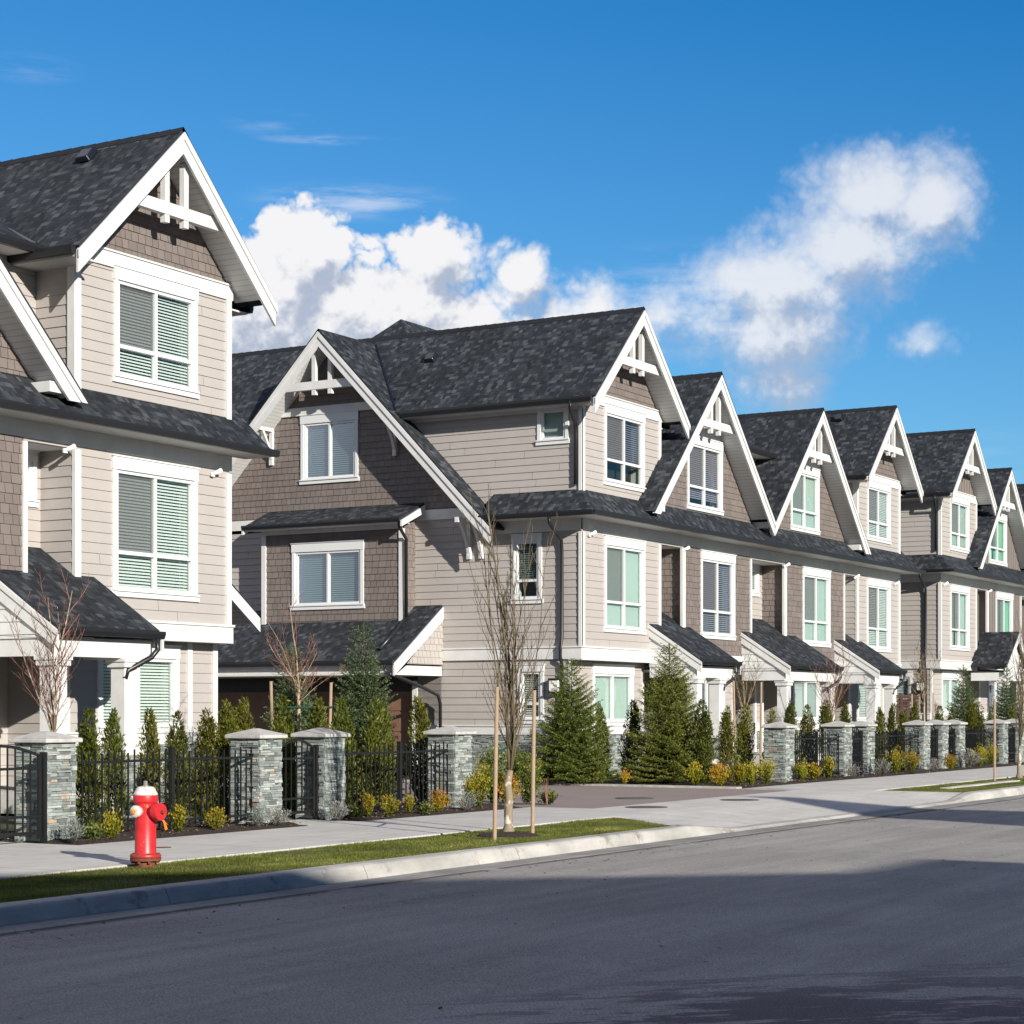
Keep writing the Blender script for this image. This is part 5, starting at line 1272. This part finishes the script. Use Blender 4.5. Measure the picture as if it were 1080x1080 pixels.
def shrub(px,Y,me,label,sc=1.,nm='shrub',grp=SH):
    if px>600 and atX(px,Y)<36.6: Y=36.7/atX(px,1.)
    o=link(nm,me,None,(atX(px,Y),Y,.015),random.random()*6.28,(sc,sc,sc)); tag(o,label,'shrub',grp)
shrub(118,16.05,gold[0],'small golden shrub left of the red hydrant',1.02); shrub(187,16.1,gold[1],'small golden shrub right of the red hydrant, in its own bare patch',1.05); shrub(228,16.15,gold[0],'upright golden shrub beside the pillar right of the hydrant',.9)
shrub(388,16.1,gold[1],'first golden shrub from the left before the fence by the lane'); shrub(410,16.1,gold[0],'second golden shrub from the left before the fence by the lane',.95); shrub(431,16.1,gold[1],'third golden shrub from the left before the fence by the lane',.85); shrub(462,16.15,orng,'orange-tipped shrub left of the lane corner pillar')
shrub(76,16.1,grey,'grey lavender clump at the foot of the leftmost pillar',1.1); shrub(95,16.15,low,'low dark green plant before the hydrant fence, left of the golden shrub',1.1); shrub(270,16.2,grey,'grey lavender clump before the pillar right of the hydrant, left one'); shrub(292,16.1,grey,'grey lavender clump before the pillar right of the hydrant, right one'); shrub(357,16.15,grey,'grey lavender clump at the foot of the pillar right of the narrow gate'); shrub(374,16.3,low,'low dark green plant between lavender and the first golden shrub'); shrub(448,16.0,low,'low dark green plant beside the orange-tipped shrub')
shrub(492,16.05,grey,'grey lavender clump right of the lane corner pillar',1.1)
shrub(506,16.3,goldbig,'taller golden shrub left of the staked street tree',.95,'shrub'); shrub(521,16.6,green[0],'loose green shrub behind the left tree stake',.95); shrub(533,16.4,orng,'yellow shrub behind the street tree trunk',1.5); shrub(556,16.3,green[1],'loose green shrub between the street tree and its right stake',1.0)
shrub(508,19.6,goldbig,'golden shrub against the stone foundation, left of the tree stake',.9) ; shrub(523,21.0,green[0],'dark green shrub against the stone foundation',1.2); shrub(545,21.0,green[1],'dark green shrub by the foundation behind the street tree',1.1)
shrub(580,16.0,low,'low leafy plant at the lane corner right of the stake',1.3)
mb=MB(); 
for k in range(4): mb.tube([(0,0,0),(.03*k-.04,.02,.22),(.06*k-.08,.04,.40+.02*k)],[.009,.006,.003],4)
o=mb.build('sapling','twig_red'); o.location=(atX(577,15.95),15.95,.0); tag(o,'thin reddish leafless seedling at the lane corner','seedling')
for i,(px,Y,me,s,l) in enumerate([(558,20.3,green[1],1.0,'dark green shrub left of the first big spruce'),(625,17.9,orng,1.0,'small orange-tipped shrub at the foot of the left big spruce'),(658,17.4,orng,.9,'orange-tipped shrub between the two big spruces'),(734,16.5,gold[0],1.5,'golden shrub at the right foot of the tallest spruce'),(760,16.5,orng,1.4,'yellow shrub right of the tallest spruce'),
    (779,16.4,gold[1],1.3,'golden shrub below the slim stakes'),(793,16.35,gold[0],1.5,'bright golden shrub left of the lone pillar'),(810,16.3,goldbig,.9,'tall green-gold shrub touching the lone pillar'),
    (846,16.3,goldbig,.75,'golden shrub right of the lone pillar'),(858,16.35,gold[0],1.2,'low green-gold shrub midway along the fence right of the lone pillar'),(873,16.3,gold[1],1.5,'wide golden shrub before the close pair of pillars'),
    (899,16.2,grey,1.2,'grey lavender clump between the close pair of pillars'),(929,16.2,grey,1.5,'grey rounded clump right of the close pair of pillars'),(946,16.4,goldbig,1.0,'tall golden shrub left of the three close pillars'),(960,16.4,goldbig,.9,'golden shrub touching the first of the three close pillars'),
    (985,16.15,grey,1.2,'grey clump in the left gap of the three close pillars'),(1003,16.15,orng,1.2,'orange-tipped shrub in the right gap of the three close pillars'),(1024,16.2,grey,1.9,'large grey rounded clump right of the three close pillars'),(1034,16.4,goldbig,.95,'golden shrub right of the large grey clump'),(1046,16.4,goldbig,1.0,'golden shrub before the last pair of pillars')]):
    shrub(px,Y,me,l,s)
# leafy thin plant between the left house and fence
print('objects',len(bpy.data.objects))
